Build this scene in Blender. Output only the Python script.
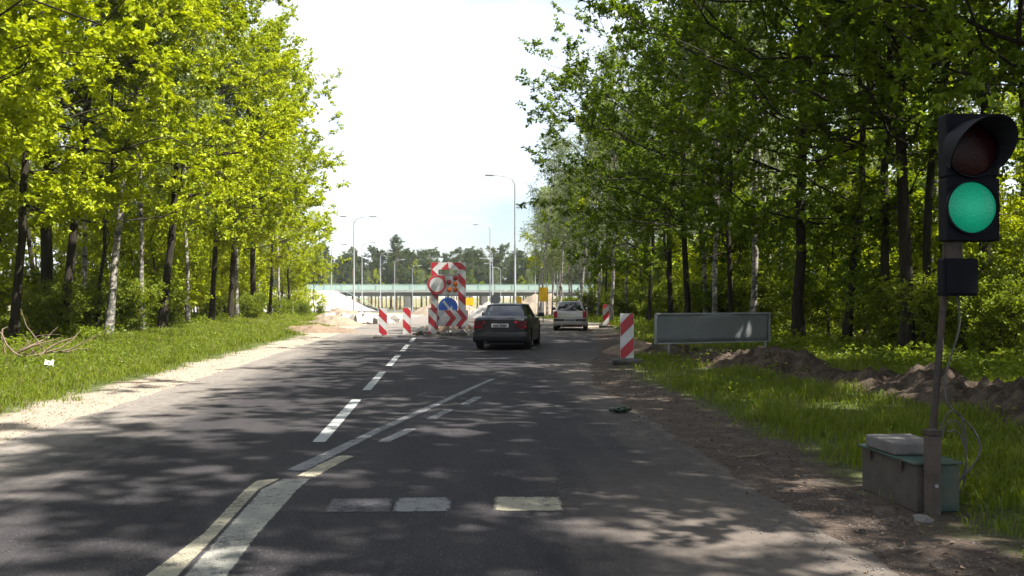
import bpy, bmesh, math, random
import numpy as np
from mathutils import Vector, noise
R = math.radians
sc = bpy.context.scene
for o in list(bpy.data.objects): bpy.data.objects.remove(o)

# ------------------------------------------------------------------ camera
CAM_H = 1.64
cam = bpy.data.cameras.new('camera'); co = bpy.data.objects.new('camera', cam)
sc.collection.objects.link(co); sc.camera = co
cam.sensor_width = 36; cam.lens = 930 / 1024 * 36
cam.clip_start = 0.1; cam.clip_end = 9000
co.location = (0, 0, CAM_H)
co.rotation_euler = (R(90) + math.atan(8 / 930), 0, -math.atan(59 / 930))

# ------------------------------------------------------------------ sky and sun
SUN_EL, SUN_AZ = 56.0, 114.0          # azimuth clockwise from +Y (the road's direction)
w = bpy.data.worlds.new('World'); sc.world = w; w.use_nodes = True
nt = w.node_tree; nt.nodes.clear()
sky = nt.nodes.new('ShaderNodeTexSky'); sky.sky_type = 'NISHITA'; sky.sun_disc = False
sky.sun_elevation = R(SUN_EL); sky.sun_rotation = R(SUN_AZ)
sky.air_density = 1.0; sky.dust_density = 1.2; sky.ozone_density = 2.0
tc = nt.nodes.new('ShaderNodeTexCoord')
mp = nt.nodes.new('ShaderNodeMapping'); mp.inputs['Scale'].default_value = (1.2, 1.2, 3.2)
cn = nt.nodes.new('ShaderNodeTexNoise'); cn.inputs['Scale'].default_value = 1.7
cn.inputs['Detail'].default_value = 7; cn.inputs['Roughness'].default_value = 0.55
cr = nt.nodes.new('ShaderNodeValToRGB'); cr.color_ramp.elements[0].position = 0.36; cr.color_ramp.elements[1].position = 0.66
cr.color_ramp.elements[0].color = (0.10, 0.10, 0.10, 1); cr.color_ramp.elements[1].color = (0.75, 0.75, 0.75, 1)
mx = nt.nodes.new('ShaderNodeMix'); mx.data_type = 'RGBA'
mx.inputs['B'].default_value = (11.0, 11.3, 11.8, 1)
bg = nt.nodes.new('ShaderNodeBackground'); bg.inputs['Strength'].default_value = 0.05
wo = nt.nodes.new('ShaderNodeOutputWorld')
L = nt.links.new
L(tc.outputs['Generated'], mp.inputs[0]); L(mp.outputs[0], cn.inputs['Vector']); L(cn.outputs['Fac'], cr.inputs[0])
L(cr.outputs[0], mx.inputs['Factor']); L(sky.outputs[0], mx.inputs['A']); L(mx.outputs['Result'], bg.inputs[0]); L(bg.outputs[0], wo.inputs[0])
sl = bpy.data.lights.new('sun', 'SUN'); sl.energy = 5.0; sl.angle = R(0.53); sl.color = (1.0, 0.94, 0.84)
so = bpy.data.objects.new('sun', sl); sc.collection.objects.link(so); so.location = (60, -10, 90)
sd = Vector((math.sin(R(SUN_AZ)) * math.cos(R(SUN_EL)), math.cos(R(SUN_AZ)) * math.cos(R(SUN_EL)), math.sin(R(SUN_EL))))
so.rotation_euler = sd.to_track_quat('Z', 'Y').to_euler()
vs = sc.view_settings; vs.view_transform = 'Standard'; vs.look = 'None'; vs.gamma = 1; vs.exposure = 1.9
vs.use_curve_mapping = False
sc.cycles.max_bounces = 7; sc.cycles.diffuse_bounces = 3; sc.cycles.transmission_bounces = 4; sc.cycles.glossy_bounces = 2
sc.cycles.sample_clamp_indirect = 6

# ------------------------------------------------------------------ helpers
C = sc.collection
def tag(o, label=None, cat=None, group=None, kind=None):
    if label: o['label'] = label
    if cat: o['category'] = cat
    if group: o['group'] = group
    if kind: o['kind'] = kind
    return o
def empty(name, loc=(0, 0, 0), rz=0):
    o = bpy.data.objects.new(name, None); C.objects.link(o); o.location = loc; o.rotation_euler = (0, 0, rz)
    o.empty_display_size = 0.3
    return o
def link(name, me, mats, parent=None, loc=(0, 0, 0), rot=(0, 0, 0)):
    o = bpy.data.objects.new(name, me); C.objects.link(o)
    if not isinstance(mats, (list, tuple)): mats = [mats]
    if len(me.materials) == 0:
        for m in mats: me.materials.append(m)
    o.parent = parent; o.location = loc; o.rotation_euler = rot
    return o
def npmesh(name, V, F, mi=None, smooth=False):
    """V (n,3), F (m,k) all of one size or a list of such arrays"""
    if not isinstance(F, (list, tuple)): F = [F]
    F = [f for f in F if len(f)]
    me = bpy.data.meshes.new(name)
    V = np.asarray(V, dtype=np.float32)
    me.vertices.add(len(V)); me.vertices.foreach_set('co', V.ravel())
    loops = np.concatenate([f.ravel() for f in F]).astype(np.int32)
    sizes = np.concatenate([np.full(len(f), f.shape[1]) for f in F]).astype(np.int32)
    starts = np.concatenate([[0], np.cumsum(sizes)[:-1]]).astype(np.int32)
    me.loops.add(len(loops)); me.loops.foreach_set('vertex_index', loops)
    me.polygons.add(len(sizes)); me.polygons.foreach_set('loop_start', starts); me.polygons.foreach_set('loop_total', sizes)
    if mi is not None: me.polygons.foreach_set('material_index', np.asarray(mi, dtype=np.int32))
    me.polygons.foreach_set('use_smooth', np.full(len(sizes), smooth, dtype=bool))
    me.update(calc_edges=True)
    return me
class MB:
    """collects plain polygons with a material index"""
    def __init__(s): s.v = []; s.f = []; s.m = []
    def poly(s, pts, m=0):
        n = len(s.v); s.v += [tuple(p) for p in pts]; s.f.append(tuple(range(n, n + len(pts)))); s.m.append(m)
    def box(s, x0, x1, y0, y1, z0, z1, m=0):
        n = len(s.v)
        s.v += [(x, y, z) for x in (x0, x1) for y in (y0, y1) for z in (z0, z1)]
        for f in ((0, 1, 3, 2), (4, 6, 7, 5), (0, 4, 5, 1), (2, 3, 7, 6), (0, 2, 6, 4), (1, 5, 7, 3)):
            s.f.append(tuple(n + i for i in f)); s.m.append(m)
    def tube(s, pts, rad, k=8, m=0, caps=True):
        pts = [Vector(p) for p in pts]
        if not isinstance(rad, (list, tuple)): rad = [rad] * len(pts)
        n = len(s.v)
        for i, p in enumerate(pts):
            t = (pts[min(i + 1, len(pts) - 1)] - pts[max(i - 1, 0)]).normalized()
            a = t.cross(Vector((0.37, 0.91, 0.13)) if abs(t.z) > 0.8 else Vector((0, 0, 1))).normalized(); b = t.cross(a)
            for j in range(k):
                an = 2 * math.pi * j / k
                s.v.append(tuple(p + (a * math.cos(an) + b * math.sin(an)) * rad[i]))
        for i in range(len(pts) - 1):
            for j in range(k):
                a0 = n + i * k + j; a1 = n + i * k + (j + 1) % k
                s.f.append((a0, a1, a1 + k, a0 + k)); s.m.append(m)
        if caps:
            s.f.append(tuple(n + j for j in range(k))[::-1]); s.m.append(m)
            e = n + (len(pts) - 1) * k
            s.f.append(tuple(e + j for j in range(k))); s.m.append(m)
    def mesh(s, name, smooth=False, bevel=0):
        me = bpy.data.meshes.new(name); me.from_pydata(s.v, [], s.f)
        me.polygons.foreach_set('material_index', s.m)
        me.update()
        if bevel:
            bm = bmesh.new(); bm.from_mesh(me)
            bmesh.ops.remove_doubles(bm, verts=bm.verts, dist=1e-5)
            bmesh.ops.bevel(bm, geom=list(bm.edges), offset=bevel, segments=2, affect='EDGES', profile=0.5, clamp_overlap=True)
            bmesh.ops.recalc_face_normals(bm, faces=bm.faces)
            bm.to_mesh(me); bm.free()
        if smooth:
            me.polygons.foreach_set('use_smooth', [True] * len(me.polygons))
            try: me.set_sharp_from_angle(angle=R(35))
            except Exception: pass
        return me
    def build(s, name, mats, parent=None, loc=(0, 0, 0), rot=(0, 0, 0), smooth=False, bevel=0):
        return link(name, s.mesh(name, smooth, bevel), mats, parent, loc, rot)

# ------------------------------------------------------------------ materials
M = {}
def newmat(name):
    m = bpy.data.materials.new(name); m.use_nodes = True; M[name] = m
    n = m.node_tree; b = n.nodes['Principled BSDF']
    return m, n, b
def nnoise(n, scale, detail=4, rough=0.6, vec=None, dist=0):
    t = n.nodes.new('ShaderNodeTexNoise'); t.inputs['Scale'].default_value = scale
    t.inputs['Detail'].default_value = detail; t.inputs['Roughness'].default_value = rough; t.inputs['Distortion'].default_value = dist
    if vec is not None: n.links.new(vec, t.inputs['Vector'])
    return t.outputs['Fac']
def nramp(n, fac, stops, interp='LINEAR'):
    r = n.nodes.new('ShaderNodeValToRGB'); r.color_ramp.interpolation = interp
    e = r.color_ramp.elements
    while len(e) < len(stops): e.new(0.5)
    for i, (p, c) in enumerate(stops):
        e[i].position = p; e[i].color = (c, c, c, 1) if isinstance(c, (int, float)) else (*c, 1)
    n.links.new(fac, r.inputs[0]); return r.outputs[0]
def nmix(n, fac, a, b, mode='MIX'):
    x = n.nodes.new('ShaderNodeMix'); x.data_type = 'RGBA'; x.blend_type = mode; x.clamp_factor = True
    for sock, v in ((x.inputs['Factor'], fac), (x.inputs['A'], a), (x.inputs['B'], b)):
        if isinstance(v, (int, float)): sock.default_value = v
        elif isinstance(v, tuple): sock.default_value = (*v, 1)
        else: n.links.new(v, sock)
    return x.outputs['Result']
def nmath(n, op, a, b=None, c=None, clamp=False):
    x = n.nodes.new('ShaderNodeMath'); x.operation = op; x.use_clamp = clamp
    for i, v in enumerate((a, b, c)):
        if v is None: continue
        if isinstance(v, (int, float)): x.inputs[i].default_value = v
        else: n.links.new(v, x.inputs[i])
    return x.outputs[0]
def nmr(n, v, a, b, c=0, d=1):
    x = n.nodes.new('ShaderNodeMapRange'); x.interpolation_type = 'SMOOTHSTEP'
    n.links.new(v, x.inputs[0])
    for i, q in enumerate((a, b, c, d)): x.inputs[1 + i].default_value = q
    return x.outputs[0]
def nbump(n, b, h, strength, dist):
    x = n.nodes.new('ShaderNodeBump'); x.inputs['Strength'].default_value = strength; x.inputs['Distance'].default_value = dist
    n.links.new(h, x.inputs['Height']); n.links.new(x.outputs[0], b.inputs['Normal'])
def nobj(n):
    t = n.nodes.new('ShaderNodeTexCoord'); return t.outputs['Object']
def npos(n):
    g = n.nodes.new('ShaderNodeNewGeometry'); return g.outputs['Position']
def nsep(n, v):
    s = n.nodes.new('ShaderNodeSeparateXYZ'); n.links.new(v, s.inputs[0]); return s.outputs
def nscale(n, v, s):
    m = n.nodes.new('ShaderNodeMapping'); m.inputs['Scale'].default_value = s; n.links.new(v, m.inputs[0]); return m.outputs[0]
def setc(n, b, v):
    if isinstance(v, tuple): b.inputs['Base Color'].default_value = (*v, 1)
    else: n.links.new(v, b.inputs['Base Color'])
def plain(name, col, rough=0.6, metal=0, var=0.25, scale=6, dirt=None, bump=0.0, spec=0.5):
    m, n, b = newmat(name); v = nobj(n)
    lo = tuple(c * (1 - var) for c in col); hi = tuple(min(1, c * (1 + var)) for c in col)
    c = nramp(n, nnoise(n, scale, 6, 0.65, v), [(0.3, lo), (0.7, hi)])
    if dirt:
        c = nmix(n, nramp(n, nnoise(n, scale * 0.45, 8, 0.7, v), [(0.48, 0), (0.68, 0.75)]), c, dirt)
    setc(n, b, c)
    b.inputs['Roughness'].default_value = rough; b.inputs['Metallic'].default_value = metal
    b.inputs['Specular IOR Level'].default_value = spec
    if bump: nbump(n, b, nnoise(n, scale * 5, 6, 0.7, v), 0.6, bump)
    return m

# road edges (m), used by mesh and material alike
def edge_l(y): return -5.25
RE = [(-40, 2.75), (16, 2.75), (20, 3.1), (26, 4.2), (34, 5.6), (47, 7.2), (60, 7.9), (260, 8.2), (900, 8.2)]
def edge_r(y):
    for (a, b), (c, d) in zip(RE, RE[1:]):
        if y <= c:
            t = (y - a) / (c - a); return b + (d - b) * t
    return RE[-1][1]
def prof(y):
    if y < 50: return 0.0
    t = min(y, 230) - 50
    return -0.0148 * t if t > 12 else -0.0148 * t * t / 24 - 0
def ss(a, b, x):
    t = min(1, max(0, (x - a) / (b - a))); return t * t * (3 - 2 * t)
def fbm(x, y, s, seed=0):
    return noise.fractal(Vector((x * s, y * s, seed * 7.3)), 1.0, 2.0, 4)
def H(x, y):
    z = prof(y); er = edge_r(y); el = edge_l(y)
    din = min(x - el, er - x)                  # inside the road > 0
    if din > 0: g = -0.05 + 0.05 * ss(0.75, 0.0, din)
    else: g = 0.0 + 0.02 * ss(0, -0.8, din)
    amp = 0.02 * ss(1.2, 0.2, din) + 0.03 * ss(0, -2, din)
    z += g + amp * fbm(x, y, 1.6) * 1.0
    if x < -6:
        z += 0.28 * ss(-6.0, -11, x) + 0.12 * ss(-7, -12, x) * fbm(x, y, 0.25, 2)
    if x > er + 0.6:
        z += 0.16 * ss(er + 0.6, er + 5, x) + 0.16 * ss(er + 1, er + 6, x) * fbm(x, y, 0.3, 3)
    return z
# ------------------------------------------------------------------ ground material
m, n, b = newmat('soil')
p = npos(n); X, Y, Z = nsep(n, p)
n1 = nnoise(n, 0.5, 8, 0.65, p); n2 = nnoise(n, 3.5, 8, 0.7, p); n3 = nnoise(n, 22, 6, 0.7, p); n4 = nnoise(n, 0.16, 4, 0.5, p)
sand = nramp(n, n3, [(0.28, (0.15, 0.125, 0.098)), (0.72, (0.34, 0.295, 0.24))])
dirt = nramp(n, n3, [(0.3, (0.030, 0.022, 0.018)), (0.7, (0.095, 0.072, 0.058))])
dirt = nmix(n, nramp(n, n2, [(0.5, 0), (0.66, 0.7)]), dirt, (0.125, 0.10, 0.08))
litter = nramp(n, n3, [(0.3, (0.030, 0.024, 0.014)), (0.55, (0.075, 0.055, 0.032)), (0.75, (0.12, 0.09, 0.05))])
turf = nramp(n, n2, [(0.3, (0.030, 0.045, 0.012)), (0.7, (0.085, 0.10, 0.03))])
xw = nmath(n, 'ADD', X, nmath(n, 'MULTIPLY', nmath(n, 'SUBTRACT', n1, 0.5), 2.0))
xw2 = nmath(n, 'ADD', xw, nmath(n, 'MULTIPLY', nmath(n, 'SUBTRACT', n2, 0.5), 0.9))
left = nmix(n, nmr(n, xw2, -6.4, -5.9), turf, sand)
left = nmix(n, nmr(n, xw, -12.5, -10.5), litter, left)
right = nmix(n, nmr(n, xw2, 3.4, 4.0), dirt, turf)
farY = nmr(n, Y, 17, 23)
right2 = nmix(n, nmr(n, xw2, 7.2, 8.6), dirt, turf)
right = nmix(n, farY, right, right2)
right = nmix(n, nmr(n, xw, 9.5, 12.0), right, litter)
both = nmix(n, nmr(n, X, -0.5, 0.5), left, right)
# the building site beyond the barriers is bare sand, the land behind the bridge rough grass
yw = nmath(n, 'ADD', Y, nmath(n, 'MULTIPLY', nmath(n, 'SUBTRACT', n1, 0.5), 14))
site = nmath(n, 'MULTIPLY', nmr(n, yw, 38, 48), nmath(n, 'MULTIPLY', nmr(n, xw, -30, -9), nmr(n, xw, 10, 8)))
pale = nramp(n, n2, [(0.3, (0.20, 0.165, 0.125)), (0.7, (0.33, 0.285, 0.23))])
col = nmix(n, site, both, pale)
rough_grass = nramp(n, n4, [(0.35, (0.07, 0.085, 0.025)), (0.65, (0.20, 0.17, 0.09))])
col = nmix(n, nmr(n, yw, 150, 185), col, rough_grass)
setc(n, b, col); b.inputs['Roughness'].default_value = 0.95; b.inputs['Specular IOR Level'].default_value = 0.15
nbump(n, b, nmath(n, 'ADD', nmath(n, 'MULTIPLY', n2, 1.2), n3), 0.8, 0.035)

# asphalt
m, n, b = newmat('asphalt')
p = npos(n); X, Y, Z = nsep(n, p)
big = nnoise(n, 0.35, 5, 0.55, p); mid = nnoise(n, 2.2, 7, 0.65, p); fine = nnoise(n, 70, 4, 0.75, p); streak = nnoise(n, 1.0, 6, 0.6, nscale(n, p, (2.6, 0.16, 1)))
vor = n.nodes.new('ShaderNodeTexVoronoi'); vor.inputs['Scale'].default_value = 130; n.links.new(p, vor.inputs['Vector'])
base = nramp(n, fine, [(0.30, (0.009, 0.0083, 0.0102)), (0.52, (0.026, 0.0242, 0.0275)), (0.74, (0.092, 0.086, 0.084))])
base = nmix(n, nramp(n, streak, [(0.42, 0), (0.7, 0.45)]), base, (0.046, 0.043, 0.045))
base = nmix(n, nramp(n, big, [(0.45, 0), (0.6, 0.28)]), base, (0.015, 0.0135, 0.018))
base = nmix(n, nramp(n, nnoise(n, 0.8, 6, 0.6, nscale(n, p, (1, 0.35, 1))), [(0.5, 0), (0.7, 0.35)]), base, (0.054, 0.051, 0.050))
# sand carried on to the edges of the road: its own blotchy outline
xw = nmath(n, 'ADD', X, nmath(n, 'MULTIPLY', nmath(n, 'SUBTRACT', mid, 0.5), 1.7))
xw = nmath(n, 'ADD', xw, nmath(n, 'MULTIPLY', nmath(n, 'SUBTRACT', streak, 0.5), 1.5))
dl = nmr(n, xw, -3.1, -5.0, 0, 0.92)
dr = nmr(n, xw, 1.5, 2.9, 0, 0.75)
near = nmath(n, 'MULTIPLY', nmr(n, Y, 10.5, 6.2), nmr(n, xw, 0.35, 1.9, 0, 0.8))
dr = nmath(n, 'MULTIPLY', dr, nmr(n, Y, 30, 20, 0.25, 1))
site = nmr(n, nmath(n, 'ADD', Y, nmath(n, 'MULTIPLY', mid, 4)), 38, 43, 0, 0.85)
dust = nmath(n, 'MAXIMUM', nmath(n, 'MAXIMUM', dl, dr), nmath(n, 'MAXIMUM', near, site))
dust = nmath(n, 'MULTIPLY', dust, nmr(n, nnoise(n, 9, 6, 0.7, p), 0.28, 0.55, 0.45, 1))
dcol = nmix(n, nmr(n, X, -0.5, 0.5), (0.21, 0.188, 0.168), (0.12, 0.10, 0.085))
dcol = nmix(n, fine, nmix(n, 0.5, dcol, (0.10, 0.09, 0.08)), dcol)
vg = n.nodes.new('ShaderNodeTexVoronoi'); vg.inputs['Scale'].default_value = 42; n.links.new(p, vg.inputs['Vector'])
chip = nramp(n, vg.outputs['Distance'], [(0.10, 1), (0.30, 0)])
vs_ = nsep(n, vg.outputs['Color'])
base = nmix(n, nmath(n, 'MULTIPLY', chip, nramp(n, vs_[0], [(0.45, 0), (0.9, 0.75)])), base, (0.15, 0.142, 0.132))
base = nmix(n, nmath(n, 'MULTIPLY', chip, nramp(n, vs_[1], [(0.5, 0), (0.9, 0.7)])), base, (0.006, 0.0055, 0.008))
oil = nramp(n, nnoise(n, 1.1, 5, 0.6, nscale(n, p, (1.6, 0.5, 1)), 0.8), [(0.60, 0), (0.70, 0.55)])
base = nmix(n, oil, base, (0.012, 0.011, 0.014))
col = nmix(n, dust, base, dcol)
# tar-filled cracks
def crack(scale, wdt, sx, sy):
    v = n.nodes.new('ShaderNodeTexVoronoi'); v.feature = 'DISTANCE_TO_EDGE'; v.inputs['Scale'].default_value = scale
    wv = n.nodes.new('ShaderNodeVectorMath'); wv.operation = 'ADD'
    nv = n.nodes.new('ShaderNodeTexNoise'); nv.inputs['Scale'].default_value = 3; nv.inputs['Detail'].default_value = 5
    n.links.new(p, nv.inputs['Vector'])
    n.links.new(nscale(n, p, (sx, sy, 1)), wv.inputs[0]); n.links.new(nv.outputs['Color'], wv.inputs[1])
    n.links.new(wv.outputs[0], v.inputs['Vector'])
    return nramp(n, v.outputs['Distance'], [(0.0, 1), (wdt, 0)])
ck = nmath(n, 'MULTIPLY', crack(0.55, 0.012, 1, 0.45), nramp(n, big, [(0.44, 0), (0.56, 0.8)]))
col = nmix(n, ck, col, (0.018, 0.018, 0.02))
setc(n, b, col); b.inputs['Roughness'].default_value = 0.85; b.inputs['Specular IOR Level'].default_value = 0.12
nbump(n, b, nmath(n, 'SUBTRACT', nmath(n, 'ADD', fine, nmath(n, 'MULTIPLY', mid, 0.7)), nmath(n, 'MULTIPLY', ck, 1.2)), 0.7, 0.008)

def paint(name, col, wear, seed):
    m, n, b = newmat(name); p = npos(n)
    fine = nnoise(n, 95, 3, 0.7, p); md = nnoise(n, 7 + seed, 8, 0.75, p); lg = nnoise(n, 1.3 + seed * 0.1, 4, 0.6, p)
    c = nramp(n, md, [(0.3, tuple(q * 0.72 for q in col)), (0.7, col)])
    k = nmath(n, 'ADD', nmath(n, 'MULTIPLY', md, 0.55), nmath(n, 'ADD', nmath(n, 'MULTIPLY', fine, 0.35), nmath(n, 'MULTIPLY', lg, 0.3)))
    worn = nramp(n, k, [(0.70 - wear, 0), (0.86 - wear, 0.85)])
    a = nramp(n, fine, [(0.30, (0.04, 0.04, 0.043)), (0.75, (0.13, 0.125, 0.12))])
    at = n.nodes.new('ShaderNodeAttribute'); at.attribute_name = 'edge'
    worn = nmath(n, 'ADD', worn, nmath(n, 'MULTIPLY', nramp(n, nmath(n, 'ADD', at.outputs['Fac'], nmath(n, 'SUBTRACT', md, 0.5)), [(0.45, 0), (1.05, 1)]), 1.0), clamp=True)
    setc(n, b, c); b.inputs['Roughness'].default_value = 0.8; b.inputs['Specular IOR Level'].default_value = 0.15
    tr_ = n.nodes.new('ShaderNodeBsdfTransparent'); mxs = n.nodes.new('ShaderNodeMixShader'); out_ = n.nodes['Material Output']
    n.links.new(worn, mxs.inputs[0]); n.links.new(b.outputs[0], mxs.inputs[1]); n.links.new(tr_.outputs[0], mxs.inputs[2]); n.links.new(mxs.outputs[0], out_.inputs[0])
    nbump(n, b, nmath(n, 'ADD', fine, md), 0.5, 0.006)
paint('paint_white', (0.34, 0.35, 0.345), 0.06, 1)
paint('paint_yellow', (0.28, 0.262, 0.20), 0.12, 2)
paint('paint_stripe', (0.24, 0.24, 0.215), 0.13, 5)
paint('paint_grey', (0.19, 0.193, 0.20), 0.12, 3)
paint('paint_faint', (0.095, 0.092, 0.10), 0.12, 4)

# ------------------------------------------------------------------ ground sheet
def axis(fine0, fine1, step, lo, hi, grow=1.35):
    a = list(np.arange(fine0, fine1 + 1e-6, step)); s = step; x = fine1
    while x < hi: s *= grow; x += s; a.append(min(x, hi))
    s = step; x = fine0; pre = []
    while x > lo: s *= grow; x -= s; pre.append(max(x, lo))
    return pre[::-1] + a
xs = axis(-13, 12, 0.28, -3500, 3500); ys = axis(0, 52, 0.42, -3000, 6000, 1.22)
V = np.array([(x, y, H(x, y)) for y in ys for x in xs])
nx, ny = len(xs), len(ys)
I = np.arange(nx * ny).reshape(ny, nx)
F = np.stack([I[:-1, :-1], I[:-1, 1:], I[1:, 1:], I[1:, :-1]], -1).reshape(-1, 4)
g = link('ground', npmesh('ground', V, F, smooth=True), M['soil']); tag(g, kind='structure')

# road
ys = list(np.arange(-25, 60, 0.3)) + list(np.arange(60, 262, 4.0))
K = 14; V = []
for y in ys:
    a = edge_l(y) - 0.25 + 0.06 * fbm(0, y, 0.9, 5); c = edge_r(y) + 0.3 + 0.12 * fbm(3, y, 0.7, 6)
    for k in range(K + 1):
        x = a + (c - a) * k / K
        V.append((x, y, prof(y) - 0.03 * ss(0.5, 0, min(k, K - k))))
I = np.arange(len(V)).reshape(len(ys), K + 1)
F = np.stack([I[:-1, :-1], I[:-1, 1:], I[1:, 1:], I[1:, :-1]], -1).reshape(-1, 4)
g = link('road', npmesh('road', V, F, smooth=True), M['asphalt']); tag(g, kind='structure')

def sheet(name, rowsL, rowsR, z, mat, ends=True):
    us = (0, 0.1, 0.3, 0.5, 0.7, 0.9, 1); ev = (1, 0.15, 0, 0, 0, 0.15, 1); V = []; E = []; k = len(rowsL)
    for i, (l, r) in enumerate(zip(rowsL, rowsR)):
        for u, e_ in zip(us, ev):
            V.append((l[0] + (r[0] - l[0]) * u, l[1] + (r[1] - l[1]) * u, prof(l[1]) + z)); E.append(max(e_, 0.9 if ends and i in (0, k - 1) else 0))
    I = np.arange(len(V)).reshape(k, len(us)); F = np.stack([I[:-1, :-1], I[:-1, 1:], I[1:, 1:], I[1:, :-1]], -1).reshape(-1, 4)
    me = npmesh(name, V, F); a = me.attributes.new('edge', 'FLOAT', 'POINT'); a.data.foreach_set('value', np.array(E, dtype=np.float32))
    return link(name, me, M[mat])
# painted markings: each a thin sheet a few millimetres above the asphalt
def strip(name, cl, wd, mat, label, z=0.004, group=None, step=0.06):
    """cl centre line [(x,y)...], wd width or widths"""
    pts = []; ws = []
    if not isinstance(wd, (list, tuple)): wd = [wd] * len(cl)
    for (p0, p1, w0, w1) in zip(cl, cl[1:], wd, wd[1:]):
        k = max(1, int(math.dist(p0, p1) / step))
        for i in range(k):
            t = i / k; pts.append((p0[0] + (p1[0] - p0[0]) * t, p0[1] + (p1[1] - p0[1]) * t)); ws.append(w0 + (w1 - w0) * t)
    pts.append(cl[-1]); ws.append(wd[-1])
    Lr, Rr = [], []
    for i, (x, y) in enumerate(pts):
        a = pts[max(0, i - 1)]; c = pts[min(len(pts) - 1, i + 1)]
        dx, dy = c[0] - a[0], c[1] - a[1]; l = math.hypot(dx, dy); nx_, ny_ = -dy / l, dx / l; h_ = ws[i] / 2
        Lr.append((x + nx_ * h_, y + ny_ * h_)); Rr.append((x - nx_ * h_, y - ny_ * h_))
    o = sheet(name, Lr, Rr, z, mat); tag(o, label, 'road marking', group); return o
MK = 'paint on the asphalt'
for i, (y0, y1) in enumerate([(10.55, 14.85), (16.3, 20.3), (22.0, 26.1), (27.9, 31.4), (33.2, 36.4)]):
    strip('lane_dash', [(-1.50, y0), (-1.52, y1)], 0.16, 'paint_white', 'white centre line dash in the row of dashes leading to the striped barriers', group='centre line dashes')
def ribbon(name, le, ri, mat, label, z=0.004):
    Lr, Rr = [], []
    for (p0, p1, q0, q1) in zip(le, le[1:], ri, ri[1:]):
        for i in range(14):
            t = i / 14; Lr.append((p0[0] + (p1[0] - p0[0]) * t, p0[1] + (p1[1] - p0[1]) * t)); Rr.append((q0[0] + (q1[0] - q0[0]) * t, q0[1] + (q1[1] - q0[1]) * t))
    Lr.append(le[-1]); Rr.append(ri[-1])
    tag(sheet(name, Lr, Rr, z, mat), label, 'road marking')
SL = [(-1.86, 2.5), (-1.80, 5.59), (-1.72, 6.54), (-1.76, 8.0), (-1.74, 8.39)]; SR = [(-1.64, 2.5), (-1.60, 5.57), (-1.61, 6.54), (-1.64, 8.0), (-1.54, 8.49)]
WL = [(-1.60, 2.5), (-1.575, 5.57), (-1.595, 6.54), (-1.625, 8.0), (-1.525, 8.46)]; WR = [(-1.29, 2.5), (-1.31, 5.56), (-1.33, 6.52), (-1.30, 7.97), (-1.27, 8.46)]
ribbon('solid_line', SL, SR, 'paint_yellow', 'solid cream line left of the wide stripe, split from it by a dark gap')
ribbon('wide_stripe', WL, WR, 'paint_stripe', 'wide cream stripe right of the solid line, ending square')
strip('solid_line', [(-1.48, 8.84), (-1.2, 10.1), (-0.92, 11.4), (-0.55, 12.9), (-0.15, 14.5), (0.42, 16.9), (0.8, 18.4)], [0.2, 0.17, 0.15, 0.14, 0.13, 0.12, 0.1], 'paint_grey', 'thin grey curving line sweeping right from the cream line and fading out')
strip('tapered_dash', [(-1.33, 8.54), (-1.22, 9.1), (-1.08, 9.65)], [0.2, 0.19, 0.17], 'paint_yellow', 'cream slanting dash touching the end of the wide stripe')
DG = 'short dashes beside the curving line'
for a, c in [((-0.79, 10.5), (-0.51, 11.55)), ((-0.30, 12.4), (-0.06, 13.45)), ((0.16, 14.0), (0.42, 15.15))]:
    strip('short_dash', [a, c], 0.15, 'paint_grey', 'short grey slanting dash alongside the thin curving line', group=DG)
strip('stop_bar', [(-0.99, 7.36), (-0.47, 7.36)], 0.52, 'paint_faint', 'faint worn-out bar lying left of the pale stop bar')
strip('stop_bar', [(-0.46, 7.36), (-0.01, 7.35)], 0.52, 'paint_grey', 'grey stop bar between the faint bar and the bright bar')
strip('stop_bar', [(0.32, 7.34), (0.86, 7.31)], 0.52, 'paint_yellow', 'bright cream stop bar lying nearest to the sandy right edge')
# ------------------------------------------------------------------ tree materials
def leafmat(name, dark, light, trans=0.45, tcol=None, gloss=0.012):
    m = bpy.data.materials.new(name); m.use_nodes = True; M[name] = m; n = m.node_tree; n.nodes.clear()
    g = n.nodes.new('ShaderNodeNewGeometry'); oi = n.nodes.new('ShaderNodeObjectInfo')
    f = nmath(n, 'ADD', nmath(n, 'MULTIPLY', g.outputs['Random Per Island'], 0.6), nmath(n, 'MULTIPLY', nnoise(n, 0.55, 3, 0.6, g.outputs['Position']), 0.55))
    f = nmath(n, 'ADD', f, nmath(n, 'MULTIPLY', nmath(n, 'SUBTRACT', oi.outputs['Random'], 0.5), 0.3))
    c = nramp(n, f, [(0.15, dark), (0.9, light)])
    d = n.nodes.new('ShaderNodeBsdfDiffuse'); t = n.nodes.new('ShaderNodeBsdfTranslucent'); gl = n.nodes.new('ShaderNodeBsdfGlossy')
    gl.inputs['Roughness'].default_value = 0.5; gl.inputs['Color'].default_value = (0.9, 0.95, 1, 1)
    n.links.new(c, d.inputs[0])
    tc_ = nmix(n, 1.0, c, tcol or (1.25, 1.2, 0.55), 'MULTIPLY'); n.links.new(tc_, t.inputs[0])
    a = n.nodes.new('ShaderNodeMixShader'); a.inputs[0].default_value = trans
    n.links.new(d.outputs[0], a.inputs[1]); n.links.new(t.outputs[0], a.inputs[2])
    e = n.nodes.new('ShaderNodeMixShader'); e.inputs[0].default_value = gloss
    n.links.new(a.outputs[0], e.inputs[1]); n.links.new(gl.outputs[0], e.inputs[2])
    o = n.nodes.new('ShaderNodeOutputMaterial'); n.links.new(e.outputs[0], o.inputs[0])
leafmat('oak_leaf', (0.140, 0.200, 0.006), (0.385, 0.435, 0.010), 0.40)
leafmat('shade_leaf', (0.050, 0.098, 0.007), (0.155, 0.215, 0.012), 0.52)
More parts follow.
